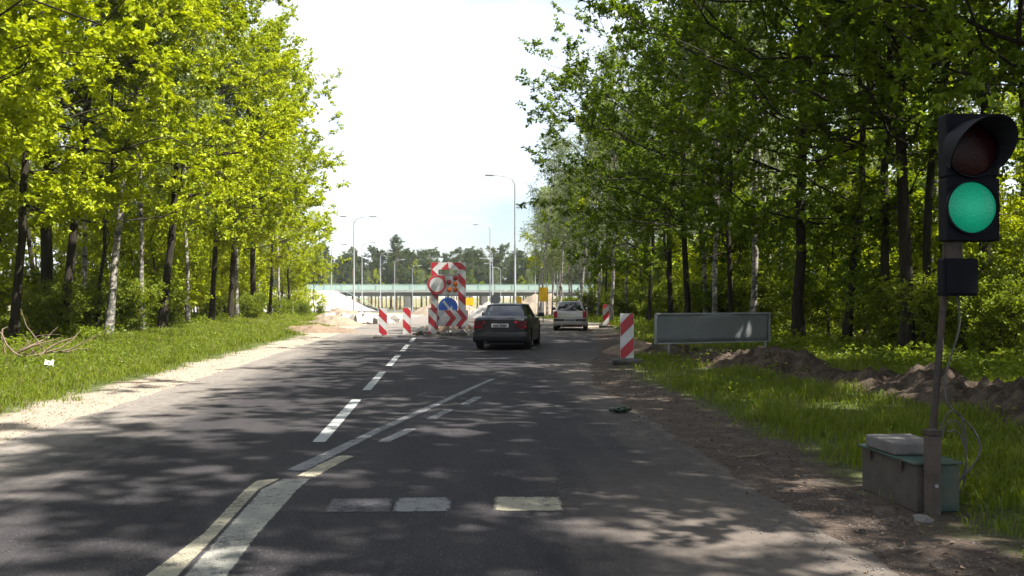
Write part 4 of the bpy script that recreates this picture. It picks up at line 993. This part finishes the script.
mb = MB(); c = lp(3.962, hy0, 2.755); k = 44; ro, ri = 0.224, 0.215
def vl(t):                      # hood length around the rim, longest on top
    s_ = math.sin(t); return 0.03 + 0.33 * max(0, (s_ + 0.55) / 1.55) ** 0.75 if s_ > -0.55 else 0.0
ang = [R(-33) + (R(213) - R(-33)) * i / k for i in range(k + 1)]
for a_, b_ in zip(ang, ang[1:]):
    def pt(r, t, f): return (c[0] + r * (1 + 0.04 * f) * math.cos(t), c[1] - f * vl(t), c[2] + r * (1 + 0.04 * f) * math.sin(t) - 0.02 * f)
    mb.poly([pt(ro, a_, 0), pt(ro, b_, 0), pt(ro, b_, 1), pt(ro, a_, 1)], 0); mb.poly([pt(ri, a_, 0), pt(ri, a_, 1), pt(ri, b_, 1), pt(ri, b_, 0)], 1)
    mb.poly([pt(ro, a_, 1), pt(ro, b_, 1), pt(ri, b_, 1), pt(ri, a_, 1)], 0)
mb.build('visor', [M['black_plastic'], M['visor_inner']], e, smooth=True)
mb = MB(); p0 = lp(3.75, 6.9, 1.64); p1 = lp(4.03, 7.0, 1.93)
mb.box(p0[0], p1[0], p0[1], p1[1], p0[2], p1[2]); jb = mb.build('junction_box', M['black_plastic'], e, bevel=0.012)
mb = MB(); mb.box(p0[0] + 0.02, p1[0] - 0.02, p0[1] - 0.012, p0[1] - 0.002, p0[2] + 0.02, p1[2] - 0.02); mb.build('lid', M['black_plastic'], jb, bevel=0.004)
mb = MB(); q0 = lp(3.83, 6.95, 1.93); mb.box(q0[0], q0[0] + 0.09, q0[1] - 0.02, q0[1] + 0.06, q0[2], q0[2] + 0.14); mb.build('bracket', M['rusty_pole'], e)
mb = MB(); pts = []
for i in range(60):
    t = i / 59; pts.append(lp(3.87 + 0.05 * math.sin(t * 9) + (0.16 * math.sin((t - 0.6) * 8) if t > 0.6 else 0), 6.99 - 0.03 * math.cos(t * 7), 1.7 - 1.5 * t))
mb.tube(pts, 0.008, 6)
pts = [lp(3.85 + 0.11 * math.cos(a * 0.5), 6.96, 0.5 + 0.28 * math.sin(a * 0.5) - 0.006 * a) for a in range(0, 30)]
mb.tube(pts, 0.007, 6); mb.build('cable', M['cable_grey'], e, smooth=True)

# ------------------------------------------------------------------ battery box, slab, stub post
zg = H(3.6, 7.1) - 0.01
e = empty('battery_box', (3.61, 7.2, zg)); tag(e, 'rusty brown and green metal box beside the traffic signal pole', 'box')
e.rotation_euler = (0, 0, 0.03)
mb = MB(); mb.box(-0.17, 0.17, -0.43, 0.43, 0, 0.355); mb.build('body', M['box_side'], e, bevel=0.012)
mb = MB(); mb.box(-0.195, 0.195, -0.455, 0.455, 0.357, 0.38); mb.build('lid', M['green_metal'], e, bevel=0.008)
mb = MB(); mb.box(0.0, 0.172, -0.436, -0.4315, 0.01, 0.35); mb.build('green_panel', M['green_metal'], e)
for yy in (-0.25, 0.25):
    mb = MB(); mb.box(-0.20, -0.1975, yy - 0.03, yy + 0.03, 0.29, 0.375); mb.build('hinge', M['rusty_pole'], e)
mb = MB(); rgx = random.Random(3)
o = MB(); o.box(-0.20, 0.19, -0.23, 0.23, 0, 0.1); sl_ = o.build('stone_slab', M['stone_slab'], None, (3.61, 7.27, zg + 0.382), (0.0, 0, 0.05), bevel=0.018)
for v in sl_.data.vertices: v.co += Vector((0.008 * fbm(v.co.y * 5, v.co.z * 9, 1), 0.008 * fbm(v.co.x * 5, v.co.z, 1, 2), 0.006 * fbm(v.co.x * 4, v.co.y * 4, 1, 4)))
tag(sl_, 'grey concrete slab weighing down the lid of the metal box', 'slab')
o = MB(); o.box(-0.045, 0.045, -0.045, 0.045, -0.1, 0.585)
e = empty('timber_post', (3.55, 6.70, H(3.55, 6.7))); tag(e, 'short square timber post in front of the metal box', 'post'); e.rotation_euler = (0, 0, 0.08)
o.build('shaft', M['old_wood'], e, bevel=0.008)
o = MB(); o.box(-0.05, 0.05, -0.05, 0.05, 0.587, 0.63); o.build('cap', M['rusty_pole'], e, bevel=0.006)
o = MB(); o.tube([(0, -0.047, 0.22), (0, -0.058, 0.22)], 0.014, 10); o.build('bolt', M['galvanised'], e)
def rock(x, y, s, mat, label, seed, flat=0.5, name='stone', cat='stone'):
    bm = bmesh.new(); bmesh.ops.create_icosphere(bm, subdivisions=2, radius=1)
    for v in bm.verts:
        k = 1 + 0.35 * noise.noise(v.co * 1.3 + Vector((seed, 0, 0))); v.co = Vector((v.co.x * k * s, v.co.y * k * s * 0.7, v.co.z * k * s * flat))
    me = bpy.data.meshes.new(name); bm.to_mesh(me); bm.free()
    return tag(link(name, me, M[mat], None, (x, y, H(x, y) + s * flat * 0.5), (0, 0, seed)), label, cat)
rock(3.40, 6.55, 0.10, 'stone_slab', 'pale flat stone at the foot of the timber post', 1.2, 0.3)
# litter
bm = bmesh.new(); bmesh.ops.create_icosphere(bm, subdivisions=3, radius=1)
for v in bm.verts: v.co = Vector((v.co.x * 0.15, v.co.y * 0.07, v.co.z * 0.04)) * (1 + 0.45 * noise.noise(v.co * 2.7))
me = bpy.data.meshes.new('crushed_bottle'); bm.to_mesh(me); bm.free()
tag(link('crushed_bottle', me, M['crushed_green'], None, (2.34, 12.93, 0.045), (0, 0, 0.3)), 'crushed dark green bottle lying on the road edge', 'bottle')
bm = bmesh.new(); bmesh.ops.create_grid(bm, x_segments=8, y_segments=8, size=0.08)
for v in bm.verts: v.co.z = 0.07 * noise.noise(v.co * 9) + 0.05
me = bpy.data.meshes.new('paper_scrap'); bm.to_mesh(me); bm.free()
pp = link('paper_scrap', me, M['paper'], None, (-8.0, 19.0, H(-8, 19) + 0.16), (0.5, 0.2, 0.4)); tag(pp, 'white paper scrap in the sunlit grass verge', 'paper')
mdf = pp.modifiers.new('thickness', 'SOLIDIFY'); mdf.thickness = 0.002
def dead_branch(x, y, label, seed, num, ln):
    rg = random.Random(seed); mb = MB()
    for _ in range(num):
        a = rg.uniform(-0.5, 3.6); p = Vector((rg.uniform(-.5, .5), rg.uniform(-.2, .2), 0.02)); pts = [p.copy()]; d = Vector((math.cos(a), math.sin(a) * .5, rg.uniform(0.15, 0.9)))
        for k in range(5): d = (d + Vector((rg.gauss(0, .3), rg.gauss(0, .3), rg.gauss(-.08, .25)))).normalized(); p = p + d * ln * rg.uniform(.12, .25); p.z = max(p.z, 0.02); pts.append(p.copy())
        r0 = rg.uniform(.012, .035); mb.tube(pts, [r0 * (1 - .16 * i) for i in range(6)], 5)
    o = mb.build('dead_branch_heap', M['dead_wood'], None, (x, y, H(x, y)), smooth=True); tag(o, label, 'branches')
dead_branch(-9.6, 21.6, 'heap of dead brown branches in the grass before the sunlit wood', 4, 16, 1.3)
def stick(x, y, ln, a, label, seed):
    rg = random.Random(seed); mb = MB(); pts = [(ln * (t - .5), rg.gauss(0, .02), 0.03 + rg.gauss(0, .008)) for t in (0, .25, .5, .75, 1)]
    mb.tube(pts, [.012, .014, .012, .009, .005], 6); tag(mb.build('stick', M['dead_wood'], None, (x, y, H(x, y)), (0, 0, a), smooth=True), label, 'stick')
stick(-5.8, 17.6, 0.9, 0.1, 'thin dry stick lying on the sandy left shoulder', 2)
stick(3.0, 9.1, 0.5, 0.5, 'short dark stick on the dirt edge before the metal box', 3)
# pebbles
def pebbles(name, num, fx, yr, mat, label, seed, s0, s1):
    rg = np.random.default_rng(seed); y = yr[0] * (yr[1] / yr[0]) ** rg.random(num); x = np.array([fx(rg, q) for q in y])
    z = np.array([max(H(a, c), prof(c) + 0.002 if edge_l(c) < a < edge_r(c) else -9) for a, c in zip(x, y)])
    s = rg.uniform(s0, s1, num) ** 1.5 / s1 ** 0.5
    base = np.array([(1, 0, 0), (-1, 0, 0), (0, 1, 0), (0, -1, 0), (0, 0, 1), (0, 0, -1)], float)
    D = base[None] * rg.uniform(0.55, 1.1, (num, 6, 1)) * s[:, None, None]; D[..., 2] *= 0.6
    a = rg.uniform(0, 6.28, num); ca, sa = np.cos(a)[:, None], np.sin(a)[:, None]
    V = np.stack([D[..., 0] * ca - D[..., 1] * sa + x[:, None], D[..., 0] * sa + D[..., 1] * ca + y[:, None], D[..., 2] + z[:, None] + s[:, None] * 0.2], -1).reshape(-1, 3)
    f = np.array([(0, 2, 4), (2, 1, 4), (1, 3, 4), (3, 0, 4), (2, 0, 5), (1, 2, 5), (3, 1, 5), (0, 3, 5)])
    F = (np.arange(num)[:, None, None] * 6 + f[None]).reshape(-1, 3)
    tag(link(name, npmesh(name, V, F), M[mat]), label, 'gravel', kind='stuff')
pebbles('gravel', 5000, lambda rg, y: edge_l(y) - 0.35 + rg.normal(0, 0.35), (8, 60), 'pale_sand', 'loose pale gravel along the sandy left shoulder', 1, 0.004, 0.02)
pebbles('gravel', 7000, lambda rg, y: (2.95 if y < 17 else edge_r(y) + 0.3) + rg.normal(0, 0.42), (4.5, 40), 'stone_slab', 'loose grey gravel along the dirt right edge', 2, 0.003, 0.014)
# fallen twigs and leaves on the right dirt edge
def litterbits(num, seed):
    rg = np.random.default_rng(seed); y = 4.8 * (30 / 4.8) ** rg.random(num); x = np.array([(3.15 if q < 17 else edge_r(q) + 0.4) for q in y]) + rg.normal(0, 0.4, num)
    z = np.array([H(a, c) for a, c in zip(x, y)]) + 0.02
    V, F = kites(rg, np.stack([x, y, z], -1), np.stack([rg.normal(0, 1, num), rg.normal(0, 1, num), rg.normal(0, .15, num)], -1), 0.06, 0.5)
    tag(link('leaf_litter', npmesh('leaf_litter', V, F), M['dead_wood']), 'dry fallen leaves on the dirt right road edge', 'leaf litter', kind='stuff')
litterbits(500, 4)

# ------------------------------------------------------------------ cars
def lerp_tab(tab, y):
    if y <= tab[0][0]: return tab[0][1]
    for (a, p_), (c, q_) in zip(tab, tab[1:]):
        if y <= c:
            t = (y - a) / (c - a); t = t * t * (3 - 2 * t) * 0.5 + t * 0.5; return p_ + (q_ - p_) * t
    return tab[-1][1]
def car(name, label, x, y, rz, P, paint_):
    e = empty(name, (x, y, prof(y) + 0.006), rz); tag(e, label, 'car', 'cars driving away')
    Ln = P['L']; w_ = P['W'] / 2; wr = P['wheel']
    ys_ = sorted(set([0, 0.02, 0.06, 0.12, 0.2] + [round(a, 3) for yc in P['axles'] for a in np.linspace(yc - wr - 0.07, yc + wr + 0.07, 15)] + list(np.arange(0.3, Ln - 0.25, 0.18)) + [Ln - 0.2, Ln - 0.1, Ln - 0.04, Ln]))
    mb = MB(); NP = 0
    rows = []
    for yy in ys_:
        zs = 0.21
        if yy < 0.1 or yy > Ln - 0.1: zs = 0.26
        for yc in P['axles']:
            d = wr + 0.06
            if abs(yy - yc) < d: zs = max(zs, 0.30 + math.sqrt(d * d - (yy - yc) ** 2))
        ww = w_ - lerp_tab([(0, 0.10), (0.06, 0.05), (0.2, 0.02), (0.7, 0), (Ln - 0.8, 0), (Ln - 0.25, 0.06), (Ln, 0.22)], yy)
        zt = lerp_tab(P['deck'], yy); zbelt = zt - 0.035
        mid = min(0.62, zbelt - 0.12)
        half = [(0, zs + 0.02), (ww - 0.14, zs), (ww - 0.03, zs + 0.005), (ww - 0.008, max(zs + 0.015, 0.36)), (ww, max(zs + 0.03, mid)), (ww - 0.012, max(zs + 0.045, zbelt - 0.12)), (ww - 0.05, zbelt), (ww - 0.14, zt + 0.004), (ww * 0.5, zt + 0.018), (0, zt + 0.022)]
        NP = len(half)
        rows.append([(px_, yy, pz) for px_, pz in half] + [(-px_, yy, pz) for px_, pz in half[-2:0:-1]])
    n_ = len(rows[0])
    for r in rows: mb.v += r
    for i in range(len(rows) - 1):
        ym = (ys_[i] + ys_[i + 1]) / 2; cab = P['cab'][0] < ym < P['cab'][1]
        for j in range(n_):
            k = (j + 1) % n_
            up = j in (NP - 3, NP - 2, NP - 1, NP)
            mb.f.append((i * n_ + j, (i + 1) * n_ + j, (i + 1) * n_ + k, i * n_ + k)); mb.m.append(1 if (cab and up) or j in (0, n_ - 1) else 0)
    mb.f.append(tuple(range(n_))); mb.m.append(0)
    mb.f.append(tuple(range((len(rows) - 1) * n_, len(rows) * n_))[::-1]); mb.m.append(0)
    bd = mb.build('body', [M[paint_], M['black_trim']], e, smooth=True)
    # cabin
    (rb, rt, ft, fb) = P['glass']            # (y,z,halfwidth) of rear bottom/top, front top/bottom
    mb = MB(); N1, N2 = 8, 8
    V = []
    for i in range(N1 + 1):
        t = i / N1; yy = rt[0] + (ft[0] - rt[0]) * t; zc = rt[1] + (ft[1] - rt[1]) * t + P['crown'] * 4 * t * (1 - t); hw = rt[2] + (ft[2] - rt[2]) * t + 0.03
        for j in range(N2 + 1):
            u = j / N2 * 2 - 1; V.append((u * hw, yy, zc + 0.035 * (1 - abs(u) ** 3)))
    I = np.arange(len(V)).reshape(N1 + 1, N2 + 1); F = np.stack([I[:-1, :-1], I[:-1, 1:], I[1:, 1:], I[1:, :-1]], -1).reshape(-1, 4)
    rf = link('roof', npmesh('roof', V, F, smooth=True), M[paint_], e); md_ = rf.modifiers.new('thickness', 'SOLIDIFY'); md_.thickness = 0.03; md_.offset = -1
    def quadglass(nm, a, b_, c_, d_, bulge=(0, 0, 0)):
        V = []; k_ = 6
        for i in range(k_ + 1):
            for j in range(k_ + 1):
                u, v_ = i / k_, j / k_; p_ = (Vector(a) * (1 - u) + Vector(b_) * u) * (1 - v_) + (Vector(d_) * (1 - u) + Vector(c_) * u) * v_
                V.append(p_ + Vector(bulge) * 4 * u * (1 - u) * (0.4 + 0.6 * 4 * v_ * (1 - v_) * 0.5))
        I = np.arange(len(V)).reshape(k_ + 1, k_ + 1); F = np.stack([I[:-1, :-1], I[1:, :-1], I[1:, 1:], I[:-1, 1:]], -1).reshape(-1, 4)
        return link(nm, npmesh(nm, [tuple(p_) for p_ in V], F, smooth=True), M['car_glass'], e)
    quadglass('rear_window', (-rb[2] + .03, rb[0], rb[1]), (rb[2] - .03, rb[0], rb[1]), (rt[2] - .02, rt[0], rt[1]), (-rt[2] + .02, rt[0], rt[1]), (0, -0.05, 0.0))
    quadglass('windscreen', (fb[2], fb[0], fb[1]), (-fb[2], fb[0], fb[1]), (-ft[2], ft[0], ft[1]), (ft[2], ft[0], ft[1]), (0, 0.07, 0))
    for s_ in (-1, 1):
        # pillars
        cb = (s_ * (rb[2] + 0.02), rb[0] + P['cpil'], rb[1] - 0.03); ct = (s_ * (rt[2] + 0.02), rt[0] + P['cpil'] * 0.55, rt[1])
        mb = MB(); q = [(s_ * (rb[2] - .03), rb[0] - .02, rb[1] - 0.03), cb, ct, (s_ * (rt[2] - .03), rt[0] - .01, rt[1] + .01)]
        qi = [(p_[0] - s_ * 0.05, p_[1] + 0.01, p_[2]) for p_ in q]
        mb.poly(q if s_ > 0 else q[::-1]); mb.poly(qi[::-1] if s_ > 0 else qi)
        for i in range(4): k = (i + 1) % 4; mb.poly([q[i], qi[i], qi[k], q[k]])
        mb.build('rear_pillar', M[paint_], e)
        ab = (s_ * (fb[2] + 0.02), fb[0] - 0.05, fb[1] - 0.03); at_ = (s_ * (ft[2] + 0.02), ft[0] - 0.02, ft[1])
        mb = MB(); mb.tube([(s_ * fb[2], fb[0], fb[1] - .03), (s_ * ft[2], ft[0], ft[1])], 0.038, 6); mb.build('front_pillar', M[paint_], e, smooth=True)
        my = (rb[0] + P['cpil'] + fb[0]) / 2 - 0.1
        bb = (s_ * (w_ - 0.07), my, rb[1] - 0.05); bt = (s_ * (rt[2] + 0.02), my - 0.12, (rt[1] + ft[1]) / 2)
        mb = MB(); mb.tube([bb, bt], 0.035, 6); mb.build('middle_pillar', M['black_trim'], e, smooth=True)
        quadglass('side_window', cb, bb, bt, ct); quadglass('side_window', bb, ab, at_, bt)
        # mirror
        mb = MB(); mx_ = s_ * (w_ + 0.09); mb.box(mx_ - 0.10, mx_ + 0.10, fb[0] - 0.32, fb[0] - 0.2, fb[1] - 0.02, fb[1] + 0.12); mb.box(min(s_ * (w_ - 0.08), s_ * w_), max(s_ * (w_ - 0.08), s_ * w_), fb[0] - 0.26, fb[0] - 0.2, fb[1], fb[1] + 0.05)
        mb.build('mirror', M[paint_] if paint_ == 'black_paint' else M['black_trim'], e, bevel=0.02)
        # lights
        for (x0, x1, z0, z1, mt) in P['tail']:
            mb = MB(); a_, c_ = s_ * x0, s_ * x1; mb.box(min(a_, c_), max(a_, c_), -0.012, 0.10, z0, z1); mb.build('tail_light', M[mt], e, bevel=0.01)
        for hx in P['side_lamp']:
            mb = MB(); mb.box(min(s_ * hx, s_ * (hx + .24)), max(s_ * hx, s_ * (hx + .24)), Ln - 0.13, Ln - 0.02, 0.58, 0.7); mb.build('headlight', M['grey_sheet'], e, bevel=0.01)
        # door line, sill
        mb = MB(); mb.box(min(s_ * (w_ - .004), s_ * (w_ + .008)), max(s_ * (w_ - .004), s_ * (w_ + .008)), P['axles'][0] + wr + 0.1, P['axles'][1] - wr - 0.1, 0.50, 0.56); mb.build('side_moulding', M['black_trim'], e)
        for dy in (0.2, 1.15):
            mb = MB(); yy = rb[0] + P['cpil'] + dy; mb.box(min(s_ * (w_ - .03), s_ * (w_ + .02)), max(s_ * (w_ - .03), s_ * (w_ + .02)), yy, yy + .2, P['belt'] - 0.16, P['belt'] - 0.125); mb.build('door_handle', M['black_trim'], e)
        for yc in P['axles']:
            wh = empty('wheel', (s_ * (w_ - 0.11), yc, wr)); wh.parent = e
            mb = MB(); ro_ = [(wr * 0.62, -0.1), (wr * 0.93, -0.1), (wr, -0.075), (wr, 0.075), (wr * 0.93, 0.1), (wr * 0.62, 0.1)]
            for i in range(28):
                a_, b_ = 2 * math.pi * i / 28, 2 * math.pi * (i + 1) / 28
                for (r0, x0), (r1, x1) in zip(ro_, ro_[1:]): mb.poly([(x0, r0 * math.cos(a_), r0 * math.sin(a_)), (x1, r1 * math.cos(a_), r1 * math.sin(a_)), (x1, r1 * math.cos(b_), r1 * math.sin(b_)), (x0, r0 * math.cos(b_), r0 * math.sin(b_))])
            mb.build('tyre', M['tyre_rubber'], wh, smooth=True)
            mb = MB(); mb.tube([(-0.07, 0, 0), (s_ * 0.07, 0, 0), (s_ * 0.085, 0, 0)] if s_ > 0 else [(0.07, 0, 0), (-0.07, 0, 0), (-0.085, 0, 0)], [wr * 0.62, wr * 0.62, wr * 0.2], 20); mb.build('rim', M['rim_metal'], wh)
    # bumper, plate, details
    bz0, bz1, bm_ = P['bumper']
    mb = MB(); mb.box(-w_ + 0.03, w_ - 0.03, -0.085, 0.16, bz0, bz1); mb.build('rear_bumper', M[bm_], e, bevel=0.05, smooth=True)
    if P.get('strip'):
        mb = MB(); mb.box(-w_ + 0.05, w_ - 0.05, -0.096, -0.0835, *P['strip']); mb.build('bumper_strip', M['black_trim'], e)
    pz, py_ = P['plate']
    mb = MB(); mb.box(-0.26, 0.26, py_ - 0.012, py_, pz - 0.056, pz + 0.056); pl = mb.build('number_plate', M['plate_white'], e)
    mb = MB(); cx = -0.215
    for wd_ in (0.045, 0.05, 0.04, 0, 0.045, 0.04, 0.05, 0.045):
        if wd_: mb.box(cx, cx + wd_, py_ - 0.015, py_ - 0.0125, pz - 0.033, pz + 0.033)
        cx += (wd_ or 0.02) + 0.012
    mb.build('plate_print', M['plate_print'], pl)
    mb = MB(); mb.tube([(-w_ + 0.42, -0.06, 0.25), (-w_ + 0.42, 0.25, 0.26)], 0.028, 10); mb.build('exhaust_pipe', M['rim_metal'], e, smooth=True)
    mb = MB(); mb.box(-w_ + 0.25, w_ - 0.25, 0.3, Ln - 0.4, 0.17, 0.27); mb.build('underbody', M['black_trim'], e)
    yr_ = rb[0] + 0.42; yf = fb[0] - 1.0
    for sx in (-0.36, 0.36):
        mb = MB(); mb.box(sx - 0.25, sx + 0.25, yf - 0.12, yf, P['belt'] - 0.1, P['belt'] + 0.17); mb.box(sx - 0.12, sx + 0.12, yf - 0.11, yf - 0.02, P['belt'] + 0.2, P['belt'] + 0.38); mb.build('front_seat', M['seat_cloth'], e, bevel=0.03)
    mb = MB(); mb.box(-0.6, 0.6, yr_ - 0.12, yr_, P['belt'] - 0.1, P['belt'] + 0.1)
    for sx in (-0.36, 0.36): mb.box(sx - 0.12, sx + 0.12, yr_ - 0.11, yr_ - 0.02, P['belt'] + 0.102, P['belt'] + 0.24)
    mb.build('rear_seat', M['seat_cloth'], e, bevel=0.02)
    if P.get('seam'):
        for z_ in P['seam']:
            mb = MB(); mb.box(-w_ + 0.16, w_ - 0.16, -0.006, -0.001, z_, z_ + 0.012); mb.build('lid_seam', M['black_trim'], e)
    if P.get('wiper'):
        mb = MB(); mb.tube([(0.0, rb[0] - .045, rb[1] + .04), (-0.3, rb[0] + 0.0, rb[1] + .12)], 0.012, 5); mb.build('wiper', M['black_trim'], e)
    return e
SED = dict(L=4.5, W=1.72, wheel=0.305, axles=(0.92, 3.5), belt=0.93, cab=(0.95, 3.3), crown=0.035, cpil=0.42,
    deck=[(0, 0.90), (0.05, 0.95), (0.15, 0.985), (0.7, 1.01), (1.1, 0.96), (3.2, 0.95), (3.5, 0.93), (4.2, 0.80), (4.45, 0.66), (4.5, 0.58)],
    glass=((0.70, 1.0, 0.70), (1.22, 1.33, 0.56), (2.55, 1.34, 0.56), (3.32, 0.97, 0.70)),
    tail=[(0.50, 0.78, 0.66, 0.87, 'tail_smoke'), (0.44, 0.80, 0.80, 0.868, 'tail_red'), (0.56, 0.80, 0.655, 0.735, 'tail_red')], side_lamp=(0.45,), bumper=(0.24, 0.56, 'black_paint'), plate=(0.74, -0.005), seam=(0.60,), strip=(0.43, 0.47))
car('black_saloon_car', 'black four-door saloon driving away, right flank visible', 1.42, 28.1, -R(11), SED, 'black_paint')
HAT = dict(L=4.0, W=1.62, wheel=0.285, axles=(0.66, 3.12), belt=0.92, cab=(0.05, 2.95), crown=0.03, cpil=0.26,
    deck=[(0, 0.86), (0.05, 0.94), (0.12, 0.95), (2.9, 0.94), (3.1, 0.92), (3.7, 0.80), (3.95, 0.64), (4.0, 0.56)],
    glass=((0.05, 0.94, 0.68), (0.42, 1.32, 0.54), (2.2, 1.32, 0.55), (2.98, 0.95, 0.68)),
    tail=[(0.60, 0.77, 0.60, 0.92, 'tail_red')], side_lamp=(0.45,), bumper=(0.28, 0.56, 'silver_paint'), plate=(0.50, -0.087), seam=(0.60,), strip=(0.45, 0.56), wiper=True)
car('grey_hatchback_car', 'silver grey hatchback driving away along the shaded wood', 5.48, 43.4, -R(9), HAT, 'silver_paint')

# ------------------------------------------------------------------ far pine wood beyond the bridge
FP = []
for k in range(3):
    t, c = VAR['pine%d' % k]
    bm = bmesh.new(); bm.from_mesh(t); nf = len(bm.faces); bm.from_mesh(c)
    bm.faces.ensure_lookup_table()
    for f in bm.faces[nf:]: f.material_index = 1
    me = bpy.data.meshes.new('far_pine%d' % k); bm.to_mesh(me); bm.free(); me.materials.append(M['pine_bark']); me.materials.append(M['pine_needle']); FP.append(me)
rf = random.Random(9)
for row in range(6):
    for i in range(32):
        x = -84 + i * 5.2 + rf.uniform(-2.2, 2.2); y = 262 + row * 13 + rf.uniform(-4, 4); s = rf.uniform(0.72, 1.05)
        o = bpy.data.objects.new('pine_tree', FP[rf.randrange(3)]); C.objects.link(o); o.location = (x, y, H(x, y)); o.scale = (s * 1.15, s * 1.15, s); o.rotation_euler = (0, 0, rf.uniform(0, 6.28))
        tag(o, 'dark pine in the distant wood behind the bridge', 'tree', 'pines behind the bridge')
for x, y, s in [(-36 + k * 4.4 + rf.uniform(-1.5, 1.5), 244 + rf.uniform(-3, 9), rf.uniform(0.45, 0.75)) for k in range(17)] + [(rf.uniform(-60, 60), rf.uniform(262, 300), rf.uniform(0.7, 1.0)) for k in range(22)]:
    plant(rf.choice(['sinner1', 'birch1', 'sinner0', 'inner1']), 'oak_tree', x, y, rf.uniform(0, 6), s, 'light green broadleaf tree before the distant pines', group='broadleaf trees behind the bridge')

# ------------------------------------------------------------------ the air: an even haze round the whole place
m = bpy.data.materials.new('haze_air'); m.use_nodes = True; n = m.node_tree; n.nodes.clear()
pv = n.nodes.new('ShaderNodeVolumePrincipled'); pv.inputs['Color'].default_value = (0.86, 0.93, 1.0, 1); pv.inputs['Density'].default_value = 0.00016; pv.inputs['Anisotropy'].default_value = 0.2
mo = n.nodes.new('ShaderNodeOutputMaterial'); n.links.new(pv.outputs[0], mo.inputs['Volume'])
mb = MB(); mb.box(-3600, 3600, -3100, 6100, -5, 26)
tag(mb.build('haze', m), 'thin pale summer haze over the road', 'haze', kind='stuff')
